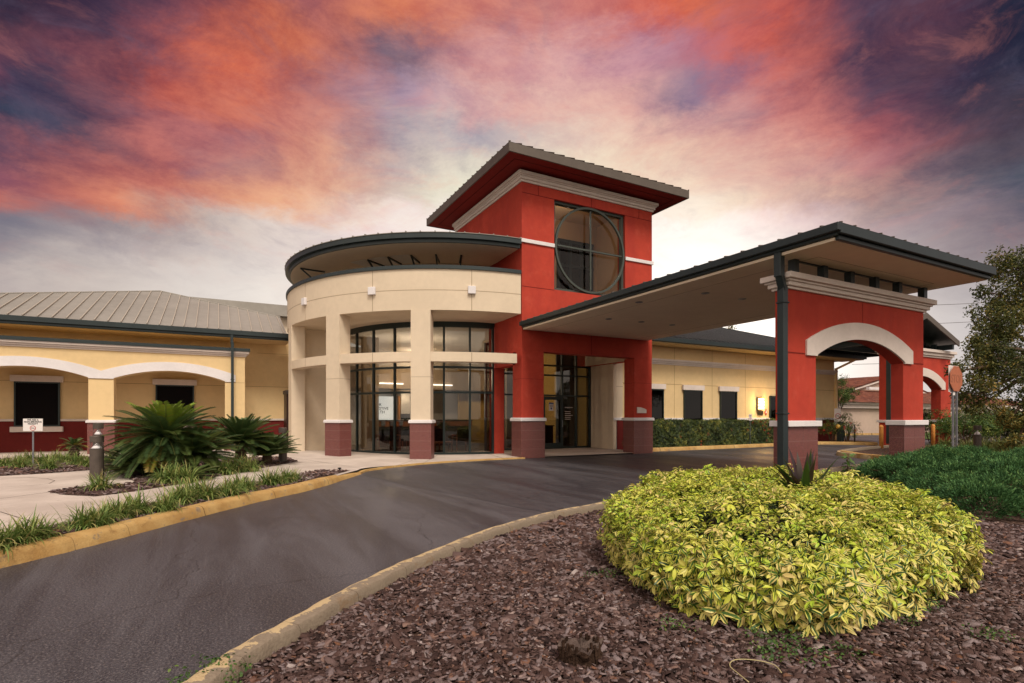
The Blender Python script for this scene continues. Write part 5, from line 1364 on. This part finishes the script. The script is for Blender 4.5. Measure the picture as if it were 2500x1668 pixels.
tree('large spreading oak with browning leaves at the right edge', (ox_, oy_, 0), 3.0,
     [cl2(2475,660,19,.85),cl2(2430,790,18.5,.8),cl2(2390,880,18,.7),cl2(2345,905,17.5,.45),cl2(2400,960,17.5,.65),cl2(2460,920,18,1.1),cl2(2500,780,19,1.2),cl2(2520,1000,17.5,.8),cl2(2470,1020,17.5,.5),cl2(2380,1000,17.8,.35),cl2(2580,700,20,1.6),cl2(2600,900,20,1.6),cl2(2480,1085,17.2,.35),cl2(2440,720,19,.7),cl2(2450,850,18.5,.7),cl2(2410,840,18,.5),cl2(2500,640,19.5,.8)], 20000, 'oak', .115)
tx_, ty_, _ = LP(1778, 44)
tree('treetop showing above the dark roof of the right wing', (tx_, ty_, 0), 6.5, [(0,0,8.3,.9),(.9,.3,7.9,.7),(-.9,0,7.7,.8),(0,.5,7.0,1.3)], 1500, 'oak', .17)
x, y, _ = LP(2052, 36)
tree('slender light green tree before the pink wall of the neighbour', (x, y, 0), 1.9, [(-.6,0,4.0,.7),(.3,0,3.0,.8),(1.2,0,3.1,.55),(1.6,.2,2.7,.35),(-.5,0,3.2,.7)], 2600, 'lightleaf', .09, tr=.06, name='young_tree')
for i, (px, D, h) in enumerate(((2560,34,6),(2640,40,8))):
    x, y, _ = LP(px, D); tree('dark tree beyond the oak, %s' % ('nearer one' if i == 0 else 'farther one'), (x, y, 0), 3, [(0,0,h*.75,h*.28),(-h*.2,0,h*.55,h*.2),(h*.2,0,h*.5,h*.2)], 1600, 'oak', .25)
# ------------------------------------------------------------------ site furniture
def text_obj(s, size, m, mtx, parent=None, name='lettering', align='CENTER', ext=.0015, space=1.0, bold=0):
    cu = bpy.data.curves.new(name, 'FONT'); cu.body = s; cu.size = size; cu.extrude = ext; cu.align_x = align; cu.align_y = 'CENTER'; cu.space_line = space; cu.offset = bold
    o = bpy.data.objects.new(name, cu); COL.objects.link(o)
    dg = bpy.context.evaluated_depsgraph_get(); me = bpy.data.meshes.new_from_object(o.evaluated_get(dg))
    bpy.data.objects.remove(o); me.materials.clear(); me.materials.append(m)
    q = bpy.data.objects.new(name, me); COL.objects.link(q)
    root = parent
    while root is not None and root.parent is not None: root = root.parent
    if root is not None: me.transform(Matrix.Translation(-Vector(root.location)) @ mtx)
    else: me.transform(mtx)
    q.parent = parent; return q
def facing(x, y, z, rz=0):   # upright text whose reader looks along +Y (rz turns it)
    return Matrix.Translation((x,y,z)) @ Matrix.Rotation(rz, 4, 'Z') @ Matrix.Rotation(R(90), 4, 'X')
# bollard lights
def bollard(loc, r, h, label):
    x, y, z = loc; b = thing('bollard_light', label, 'bollard', loc, 'bollard lights')
    MB().lathe((x,y), [(r,z),(r,z+h*.70),(r*.9,z+h*.705),(r*.9,z+h*.71)], 28).build('post', M['bollard'], b, smooth=False)
    MB().lathe((x,y), [(r*.96,z+h*.711),(r*.96,z+h*.855)], 28).build('lens', M['clear'], b, smooth=True)
    MB().lathe((x,y), [(r*.82,z+h*.715),(r*.55,z+h*.765),(r*.22,z+h*.82),(r*.18,z+h*.85)], 20).build('reflector', M['cone'], b, smooth=True)
    MB().lathe((x,y), [(r,z+h*.857),(r,z+h*.985),(r*.96,z+h)], 28).build('cap', M['bollard'], b)
    m = MB()
    for k in range(3):
        a = 2.1*k+1.2; m.tube([(x+math.cos(a)*r*.88,y+math.sin(a)*r*.88,z+h*.70),(x+math.cos(a)*r*.88,y+math.sin(a)*r*.88,z+h*.86)], .005, 5)
    m.build('rod', M['bollard'], b)
bollard((*G(236.5,1172,.12), .12), .125, .93, 'bronze bollard light with glass head, nearest one, beside the grass tuft on the walk')
bollard((*G(240,1133,.12), .12), .125, 1.16, 'bollard light partly hidden behind the nearest one')
bollard((*G(690.5,1130,.12), .12), .115, 1.02, 'bollard light between the low cycad and the side door')
bollard(LP(2386,19.0,.03), .115, 1.12, 'bollard light in the pale grass right of the stop sign')
# no-smoking sign on a post
sx, sy = G(81, 1137, .12)
sg = thing('no_smoking_sign', 'white no-smoking sign on a perforated post in the bed before the arcade', 'sign', (sx, sy, .12)); rz = -YAW*.55
m = MB().rbox(sx, sy, rz, .035, .02, .12, 1.20)
for k in range(26): m.rbox(sx-.012*math.sin(-rz), sy-.0115, rz, .010, .003, .2+.035*k, .212+.035*k, 1)
m.build('post', [M['steel'], M['ink']], sg)
MB().rbox(sx, sy-.02, rz, .46, .012, 1.06, 1.40).build('panel', M['signwhite'], sg, .004)
def tx_on(s, size, dx, z, par, x=sx, y=sy-.0275, a=rz, m='ink', **k):
    return text_obj(s, size, M[m], facing(x+dx*math.cos(a), y+dx*math.sin(a), z, a), par, **k)
tx_on('WE ARE A', .058, 0, 1.365, sg, bold=.002); tx_on('NON-SMOKING', .058, 0, 1.312, sg, bold=.002); tx_on('FACILITY', .058, 0, 1.259, sg, bold=.002)
def ring_sym(par, x, y, z, a, r, w, m, slash=True, name='prohibition_ring', sgn=-1):
    q = MB(); rings = []
    ca, sa = math.cos(a), math.sin(a)
    def pt(u, v, d): return (x+u*ca+d*sa*1, y+u*sa-d*ca, z+v)
    for i in range(33):
        t_ = 2*math.pi*i/32; rings.append([pt(math.cos(t_)*rr0, math.sin(t_)*rr0, d) for rr0, d in ((r-w,0),(r,0),(r,.003),(r-w,.003))])
    q.loft(rings, caps=False)
    if slash:
        c = math.cos(R(-40)); s_ = math.sin(R(-40)); e = r-w*.5
        P_ = [(-e*c - w/2*s_*-1*-1, -e*s_ - w/2*c), (e*c - w/2*s_*-1*-1, e*s_ - w/2*c), (e*c + w/2*s_, e*s_ + w/2*c), (-e*c + w/2*s_, -e*s_ + w/2*c)]
        q.hexa([pt(u, v, 0) for u, v in P_], [pt(u, v, .0035) for u, v in P_])
    return q.build(name, m, par)
ring_sym(sg, sx, sy-.027, 1.145, rz, .07, .013, M['signred'])
q = MB().rbox(sx, sy-.029, rz, .085, .003, 1.138, 1.152); q.build('cigarette', M['ink'], sg)
# stop sign, faded, on two posts
ox, oy, _ = LP(2334, 16.4)
st = thing('stop_sign', 'sun-faded orange octagonal stop sign on two galvanised posts behind the juniper', 'sign', (ox, oy, .04))
zc = EYE-(925-HOR)/F0*16.4; rr0 = .385
P_ = [(ox+rr0*math.cos(R(22.5+45*k))/math.cos(R(22.5))*.985, zc+rr0*math.sin(R(22.5+45*k))/math.cos(R(22.5))*.985) for k in range(8)]
MB().xz(P_, oy-.012, oy, 0).build('panel', M['stop'], st, .003)
m = MB(); rings = []
for k in range(9):
    a = R(22.5+45*k); c = math.cos(a)/math.cos(R(22.5)); s_ = math.sin(a)/math.cos(R(22.5))
    rings.append([(ox+c*q_, y_, zc+s_*q_) for q_, y_ in ((.352,oy-.0145),(.364,oy-.0145),(.364,oy-.012),(.352,oy-.012))])
m.loft(rings, caps=False); m.build('border', M['stopink'], st)
text_obj('STOP', .34, M['stopink'], facing(ox, oy-.0145, zc-.01) @ Matrix.Diagonal((.78,1,1,1)), st, bold=.006)
MB().box(ox-.30, ox+.30, oy+.06, oy+.07, zc-.40, zc+.40).build('back_panel', M['signwhite'], st, .004)
for dx in (-.10, .12):
    MB().box(ox+dx-.022, ox+dx+.022, oy+.012, oy+.058, .0, zc+.30).build('post', M['steel'], st)
MB().box(ox-.17, ox-.04, oy+.005, oy+.011, zc-.50, zc-.42).build('tag_plate', M['signwhite'], st)
# yellow bollards
for px, py, lb in ((2151.5,1097,'yellow pipe bollard left of the entrance pier, by the island nose'),(2278,1090,'yellow pipe bollard between the two red piers')):
    D = F0*EYE/(py-HOR); x, y, _ = LP(px, D); b = thing('pipe_bollard', lb, 'bollard', (x,y,0), 'yellow pipe bollards')
    MB().lathe((x,y), [(.085,0),(.085,1.0),(.075,1.05),(.05,1.08),(.01,1.09)], 16).build('pipe', M['yellowpaint'], b, smooth=True)
    MB().lathe((x,y), [(.089,.96),(.089,.99)], 16).build('band', M['yellowpaint'], b)
# gate post with a yellow ball
x, y, _ = LP(2052, 28.6); gp = thing('gate_post', 'dark square post carrying a yellow ball at the drive-through', 'post', (x,y,0))
MB().rbox(x, y, 0, .24, .24, 0, 1.20).build('post', M['green'], gp, .01)
x2, y2, _ = LP(2046, 28.35); MB().lathe((x2,y2), [(.01,.83),(.08,.86),(.115,.94),(.08,1.03),(.01,1.06)], 16).build('ball', M['brass'], gp, smooth=True)
# no parking sign
x, y, _ = LP(2045, 30.2); ns = thing('prohibition_sign', 'tall white sign with a red no-entry ring beside the wing corner', 'sign', (x,y,.1)); a = -YAW
MB().rbox(x, y+.02, a, .05, .03, .1, 1.9).build('post', M['steel'], ns); MB().rbox(x, y, a, .36, .012, 1.0, 1.92).build('panel', M['signwhite'], ns, .004)
ring_sym(ns, x-.008*math.sin(-a)*0, y-.012, 1.50, a, .15, .028, M['signred']); tx_on('N', .17, -.02, 1.50, ns, x, y-.014, a)
# small brown framed sign
x, y, _ = LP(2079, 29.3); bs = thing('framed_sign', 'small cream sign between two brown posts by the drive-through kerb', 'sign', (x,y,.1)); a = -YAW
for d in (-.17, .17): MB().rbox(x+d*math.cos(a), y+d*math.sin(a), a, .05, .05, .1, 1.05).build('post', M['darkwood'], bs)
MB().rbox(x, y, a, .28, .03, .55, 1.12).build('panel', M['signwhite'], bs, .01)
# small signs at the hedge and the wall
ysg = 17.38
def on_y(px, py, Y):
    tt = (px-CX)/F0; D = Y/(FY+tt*RY); return D*(FX+tt*RX), EYE-(py-HOR)/F0*D
x, z = on_y(1832, 1019, ysg); hs = thing('hedge_sign', 'small white no-smoking sign standing in front of the flowering hedge', 'sign', (x,ysg,.1))
MB().box(x-.012, x+.012, ysg+.01, ysg+.03, .1, z-.1).build('stake', M['steel'], hs); MB().box(x-.11, x+.11, ysg, ysg+.01, z-.15, z+.15).build('panel', M['signwhite'], hs)
tx_on('WE ARE A', .034, 0, z+.115, hs, x, ysg-.002, 0); tx_on('NON-SMOKING', .028, 0, z+.075, hs, x, ysg-.002, 0); tx_on('FACILITY', .034, 0, z+.035, hs, x, ysg-.002, 0); ring_sym(hs, x, ysg-.001, z-.06, 0, .055, .012, M['signred'])
# wall lamp, lit
x, z = on_y(1856.5, 986, 18.5); wl_ = thing('wall_lamp', 'lit amber wall lamp with horizontal bars on the right wing', 'lamp', (x,18.57,z))
MB().box(x-.20, x+.20, 18.50, 18.57, z-.34, z+.34).build('backplate', M['bollard'], wl_, .01)
MB().arc((x, 18.50), 0.01, .18, -88, 88, z-.31, z+.31, 14).build('shade', M['litwarm'], wl_)
m = MB()
for dz in (-.30,-.16,.0-.01,.14,.28): m.arc((x, 18.50), .182, .20, -90, 90, z+dz, z+dz+.03, 14)
m.build('bar', M['brass'], wl_)
l = bpy.data.lights.new('wall_lamp_glow', 'POINT'); l.energy = 55; l.color = (1,.62,.25); l.shadow_soft_size = .12
o = bpy.data.objects.new('wall_lamp_glow', l); COL.objects.link(o); o.location = (x, 18.14, z)
x, z = on_y(1857, 1008, 18.56); MB_ = MB().box(x-.22, x+.20, 18.54, 18.572, z-.10, z+.10); tag(MB_.build('wall_plaque', M['bollard'], None, .01), 'small bronze plaque under the lit wall lamp', 'plaque')
x, z = on_y(1870, 1006, 18.56); d = thing('fire_sign', 'small red diamond sign with white cross on the wall by the right wing door', 'sign', (x,18.57,z))
MB().xz([(x,z-.17),(x+.11,z),(x,z+.17),(x-.11,z)], 18.55, 18.565).build('panel', M['signred'], d)
MB().bar((x-.05,18.546,z-.07),(x+.05,18.546,z+.07),.006,.03).bar((x+.05,18.542,z-.07),(x-.05,18.542,z+.07),.006,.03).build('cross', M['signwhite'], d)
# plaque on the tower column
x, z = on_y(1566.5, 1001.5, 16.38); pts = [(x-.24,z-.12),(x+.24,z-.12),(x+.24,z+.02),(x+.12,z+.07),(x-.05,z+.105),(x-.24,z+.12)]
pq = MB().xz(pts, 16.36, 16.396).build('column_plaque', M['trim'], None, .006); tag(pq, 'pale arched-top plaque on the right red tower column', 'plaque')
m = MB()

# ------------------------------------------------------------------ lobby furniture
rd = thing('reception_desk', 'long wooden reception counter seen through the curved glass', 'desk', (8.6,25,.05))
MB().box(6.3, 11.2, 25.0, 25.6, .05, 1.02).build('front', M['darkwood'], rd); MB().box(6.25, 11.25, 24.93, 24.998, 1.0, 1.26).build('panel', M['wood'], rd)
MB().box(6.2, 11.3, 24.9, 25.65, 1.262, 1.30).build('counter_top', M['darkwood'], rd)
for i, (px, lb) in enumerate(((936,'leftmost'),(957,'second'),(979,'third'),(1070,'rightmost'))):
    x, z = on_y(px, 1033.5, 24.9); tag(MB().box(x-.09, x+.09, 24.87, 24.90, z-.11, z+.11).build('card_holder', M['steel']), 'grey card holder on the reception counter front, %s' % lb, 'holder', 'card holders on the counter')
bdx0, _ = on_y(905, 1000, 27); bdx1, _ = on_y(961, 1000, 27)
wb = thing('name_board', 'pale board with added glow and black lettering behind the reception counter', 'sign', (7,27,1.3))
MB().box(bdx0-.05, bdx1, 27.0, 27.06, 1.30, 2.48).build('panel', M['board'], wb)
xx, _ = on_y(948, 1000, 26.98)
for s_, zt_ in (('FOR', 1.93), ('DIGESTIVE', 1.67), ('HEALTH', 1.43)):
    pass
x_r, z_r = on_y(931.3, 988.5, 26.99); text_obj('FOR', .195, M['ink'], facing(x_r, 26.99, z_r), wb, align='RIGHT', bold=.003)
x_r, z_r = on_y(948.3, 997.8, 26.99); text_obj('DIGESTIVE', .195, M['ink'], facing(x_r, 26.99, z_r), wb, align='RIGHT', bold=.003)
x_r, z_r = on_y(939.5, 1006.5, 26.99); text_obj('HEALTH', .195, M['ink'], facing(x_r, 26.99, z_r), wb, align='RIGHT', bold=.003)
x0, _ = on_y(973, 1000, 26.9); x1, _ = on_y(977, 1000, 26.9); tag(MB().box(x0, x1, 26.9, 27.1, 1.3, 2.5).build('orange_post', M['yellowpaint']), 'thin orange edge strip behind the reception counter', 'trim')
x0, _ = on_y(979, 1000, 26.9); x1, _ = on_y(1002, 1000, 26.9); tag(MB().box(x0, x1, 26.9, 27.1, 1.3, 2.7).build('partition', M['insidew']), 'white partition behind the reception counter', 'partition')
x, z = on_y(990, 1020, 25.3); mo = thing('monitor', 'small black monitor standing on the reception counter', 'monitor', (x,25.3,1.3)); MB().box(x-.22, x+.22, 25.28, 25.31, 1.33, 1.60).build('screen', M['fabric'], mo); MB().box(x-.05, x+.05, 25.26, 25.36, 1.301, 1.33).build('foot', M['fabric'], mo)
def chair(loc, rz, label):
    c = thing('waiting_chair', label, 'chair', (0,0,0), 'waiting chairs in the lobby')
    MB().box(-.26,.26,-.26,.24,.42,.50).build('seat', M['fabric'], c, .02)
    # rounded back
    p = [(-.27,.46),(.27,.46),(.27,.78),(.22,.88),(.12,.92),(-.12,.92),(-.22,.88),(-.27,.78)]
    MB().xz(p, .22, .29).build('backrest', M['fabric'], c, .01)
    for s_ in (-1, 1):
        MB().box(s_*.30-.02, s_*.30+.02, -.26, .26, .64, .68).build('armrest', M['wood'], c)
        for yy in (-.24, .24): MB().box(s_*.30-.02, s_*.30+.02, yy-.02, yy+.02, 0, .64).build('leg', M['wood'], c)
    c.location = loc; c.rotation_euler = (0,0,rz); return c
CH = [((6.05,22.1),180,'black waiting chair nearest the left end of the curved glass'),((6.75,21.65),185,'black waiting chair second along the curved glass'),((7.45,21.2),190,'waiting chair behind the middle lobby column'),((7.95,21.3),185,'black waiting chair just right of the middle lobby column'),((8.75,20.45),180,'black waiting chair beside the low bench at the glass'),((8.25,23.2),0,'black waiting chair deeper in the lobby, facing the glass'),((7.0,23.4),5,'black waiting chair in front of the reception counter'),((11.3,22.5),60,'wooden waiting chair seen between the red wall and the tower column')]
c0 = None
for (x, y), a, lb in CH:
    if c0 is None: c0 = chair((x,y,.05), R(a), lb)
    else: dup(c0, (x,y,.05), R(a), 1, lb)
bt_ = thing('side_bench', 'low wooden bench in front of the chairs behind the right glass panes', 'bench', (8.2,20.5,.05))
MB().box(7.55, 8.35, 20.35, 20.75, .40, .45).build('seat', M['wood'], bt_)
for x, y in ((7.6,20.4),(8.3,20.4),(7.6,20.7),(8.3,20.7)): MB().box(x-.02,x+.02,y-.02,y+.02,.05,.40).build('leg', M['wood'], bt_)
pl_ = shrub('potted_plant', 'leafy pot plant inside the lobby behind the right panes', 'plant', (8.35,21.5,.75), .30, .5, 160, M['hedge'], .07, stems=False)
for i, (px, lb) in enumerate(((1237,'left'),(1249,'right'))):
    x, z = on_y(px, 996, 24.4) if 0 else on_y(px, 998, 26.0); f = thing('framed_picture', 'framed picture on the yellow lobby wall, %s one beside the tower column' % lb, 'picture', (x,26,z), 'framed pictures in the lobby')
    MB().box(x-.20, x+.20, 25.97, 25.99, z-.45, z+.45).build('frame', M['darkwood'], f); MB().box(x-.15, x+.15, 25.955, 25.968, z-.38, z+.38).build('print', M['signwhite'], f)
    MB().box(x-.06, x+.06, 25.95, 25.954, z-.2, z+.2).build('motif', M['darkwood'], f)
pw_ = MB().box(11.0, 15.0, 26.0, 26.2, .05, 3.9); pq = pw_.build('inner_wall', mat('yellow_inside_wall', (.62,.42,.14), .9, .1), bld)
# door notice, decals and desk in the entrance
x, z = on_y(1346, 993, 20.14); nt = thing('door_notice', 'white and blue notice taped to the entrance door glass', 'notice', (x,20.15,z))
MB().box(x-.12, x+.12, 20.145, 20.15, z-.18, z+.18).build('sheet', M['signwhite'], nt)
MB().box(x-.12, x+.12, 20.141, 20.144, z+.11, z+.18).build('header', M['blue'], nt); ring_sym(nt, x, 20.143, z-.08, 0, .045, .045, M['blue'], False, 'dot')
for k in range(3): MB().box(x-.08, x+.08, 20.141, 20.144, z+.06-.035*k, z+.075-.035*k).build('text_line', M['ink'], nt)
er = thing('entrance_desk', 'dark desk with a white printer just inside the entrance door', 'desk', (13.0,22.2,.05))
MB().box(12.6, 14.2, 22.0, 22.6, .05, 1.0).build('body', M['darkwood'], er); MB().box(12.55, 14.25, 21.95, 22.65, 1.002, 1.05).build('counter_top', M['darkwood'], er)
pr = MB().box(13.2, 13.6, 22.1, 22.4, 1.052, 1.45).build('printer', M['signwhite'], None, .02); tag(pr, 'white boxy printer standing on the dark entrance desk', 'printer')
dc = thing('door_lettering', 'faint pale lettering on the dark glass beside the entrance door', 'lettering', (13.9,20.18,1.4))
for k, (s_, z_) in enumerate((('------- ---- --', 0),)):
    pass
for k in range(6): MB().box(13.66, 13.66+(.42 if k in (0,3) else .30), 20.194, 20.197, 1.86-.085*k-(.1 if k else 0), 1.885-.085*k-(.1 if k else 0)).build('text_line', M['trim'], dc)
MB().lathe((9.3,16.2), [(0.01,4.9),(0.012,4.95)], 6)

# ------------------------------------------------------------------ tree stump, hose, sprinkler
sx, sy = G(1418, 1612, .05)
sp_ = MB(); rings = []
for k, (z, f) in enumerate(((-.02,1.45),(.01,1.18),(.035,1.0),(.07,.94),(.10,1.04),(.115,1.06))):
    ring_ = []
    for i in range(36):
        a = 2*math.pi*i/36; rr1 = .120*f*(1+.14*math.sin(3*a+1)+.08*math.sin(7*a+2)+rnd.uniform(-.11,.11)); ring_.append((sx+math.cos(a)*rr1, sy+math.sin(a)*rr1*.8, .03+z+(rnd.uniform(-.022,.018) if k > 2 else rnd.uniform(-.01,.01))))
    rings.append(ring_)
sp_.loft(rings, caps=False); cen = (sx, sy, .125); tp = rings[-1]
sp_.add(tp + [cen], [(i, (i+1) % 36, 36) for i in range(36)], 1)
for i in range(70):
    a = rnd.uniform(0, 6.283); q_ = .120*rnd.uniform(.92,1.12); h_ = rnd.uniform(.05,.145); x1, y1 = sx+math.cos(a)*q_, sy+math.sin(a)*q_*.8
    sp_.hexa([(x1+dx, y1+dy, .02) for dx, dy in ((-.012,-.008),(.012,-.008),(.010,.010),(-.010,.010))], [(x1-math.cos(a)*.02+dx, y1-math.sin(a)*.02+dy, .03+h_) for dx, dy in ((-.007,-.005),(.007,-.004),(.005,.006),(-.006,.006))])
st_ = sp_.build('tree_stump', [mat('rotten_bark', (.045,.026,.018), .95, .1, bump=(45,1), var=(14,.5)), mat('weathered_cut', (.11,.080,.070), .9, .1, bump=(60,1), var=(22,.45))]); tag(st_, 'rotten low tree stump in the bark mulch near the bottom edge', 'stump')
pts = [G(px, py, .07) for px, py in ((1845,1655),(1800,1632),(1785,1618),(1782,1600-4+18),(1790,1612),(1810,1611),(1840,1613),(1880,1622),(1905,1640),(1915,1655))]
pts = smooth_pts([(*G(px, py, .08), .085) for px, py in ((1828,1668),(1800,1645),(1783,1630),(1785,1618),(1805,1612),(1850,1615),(1890,1626),(1908,1645))], 5)
tag(MB().tube(pts, .003, 6).build('loose_twig', mat('dry_stalk', (.42,.36,.19), .7, .3), None, 0, True), 'pale dry stalk curled on the mulch at the bottom edge', 'twig')
x, y = G(829, 1149, .12); q = MB().lathe((x,y), [(.02,.12),(.02,.16),(.045,.165),(.045,.19),(.01,.195)], 10); tag(q.build('sprinkler_head', M['ink'], None, 0, True), 'small black sprinkler head at the end of the kerb bed', 'sprinkler')

# ------------------------------------------------------------------ neighbouring building and wires
nb_ = thing('neighbour_building', 'low pinkish building with clay tile roofs behind the drive-through', 'building', (46,26,0))
m = MB().box(26, 80, 25.2, 34, 0, 2.15); m.build('wall', M['pinkwall'], nb_)
MB().box(25.9, 80, 24.95, 25.19, 2.15, 2.32).box(25.9, 80, 24.8, 25.19, 2.45, 2.62).box(25.9, 80, 25.0, 25.19, 2.32, 2.45).build('cornice', M['trim'], nb_)
m = MB(); m.add([(25.5,24.6,2.62),(80,24.6,2.62),(76,30,4.15),(29,30,4.15),(80,36,2.62),(25.5,36,2.62)], [(0,1,2,3),(1,4,2),(2,4,5,3),(0,3,5)]); m.build('roof', M['tile'], nb_)
m = MB(); m.add([(30,31,3.8),(52,31,3.8),(52,40,3.8),(30,40,3.8),(33,35,5.6),(49,35,5.6)], [(0,1,5,4),(1,2,5),(2,3,4,5),(3,0,4)]); m.build('roof', M['tile'], nb_)
# little gable
m = MB(); gx0, gx1, gxc = 51.5, 65, 58.2
m.xz([(gx0,3.8),(gx1,3.8),(gxc,5.25)], 29.4, 33.0); m.build('gable', M['pinkwall'], nb_)
m = MB(); m.bar((gx0-.5,29.3,3.80),(gxc,29.3,5.32),.3,.2).bar((gx1+.5,29.3,3.80),(gxc,29.3,5.32),.3,.2); m.build('gable_trim', M['trim'], nb_)
m = MB().hexa([(gx0-.6,29.1,3.86),(gxc,29.1,5.40),(gxc,34,5.40),(gx0-.6,34,3.86)],[(gx0-.6,29.1,3.98),(gxc,29.1,5.52),(gxc,34,5.52),(gx0-.6,34,3.98)]).hexa([(gx1+.6,29.1,3.86),(gxc,29.1,5.40),(gxc,34,5.40),(gx1+.6,34,3.86)],[(gx1+.6,29.1,3.98),(gxc,29.1,5.52),(gxc,34,5.52),(gx1+.6,34,3.98)]); m.build('roof', M['tile'], nb_)
for x in (53.5,): MB().box(x, x+2.6, 28.6, 28.9, 4.0, 4.25).build('vent', M['white'], nb_)
for xc_ in (61.0, 63.5, 66.1):
    m = MB(); arch_band(m, xc_-.85, xc_+.85, 1.15, 1.85, .16, .0, 25.12, 25.19); m.build('blind_arch', M['trim'], nb_)
m = MB().box(66, 80, 23.0, 25.1, 1.75, 2.5); m.build('porch_beam', M['trim'], nb_)
for x in (64.0, 70): MB().lathe((x, 23.2), [(.5,0),(.5,.15),(.32,.22),(.30,1.6),(.42,1.75)], 16).build('porch_column', M['trim'], nb_, smooth=False)
for i, (z0, z1, lb) in enumerate(((9.2,9.9,'upper'),(7.6,8.4,'middle'),(4.3,5.4,'lower'))):
    A_ = LP(2080, 46, z0+1.6); B_ = LP(2800, 46, z1+2.4); pts = []
    for k in range(13):
        u = k/12; pts.append((A_[0]+(B_[0]-A_[0])*u, A_[1]+(B_[1]-A_[1])*u, A_[2]+(B_[2]-A_[2])*u - 1.2*4*u*(1-u)*.3))
    tag(MB().tube(pts, .018, 5).build('power_line', M['bollard']), 'thin overhead wire behind the entrance canopy, %s one' % lb, 'wire', 'overhead wires')
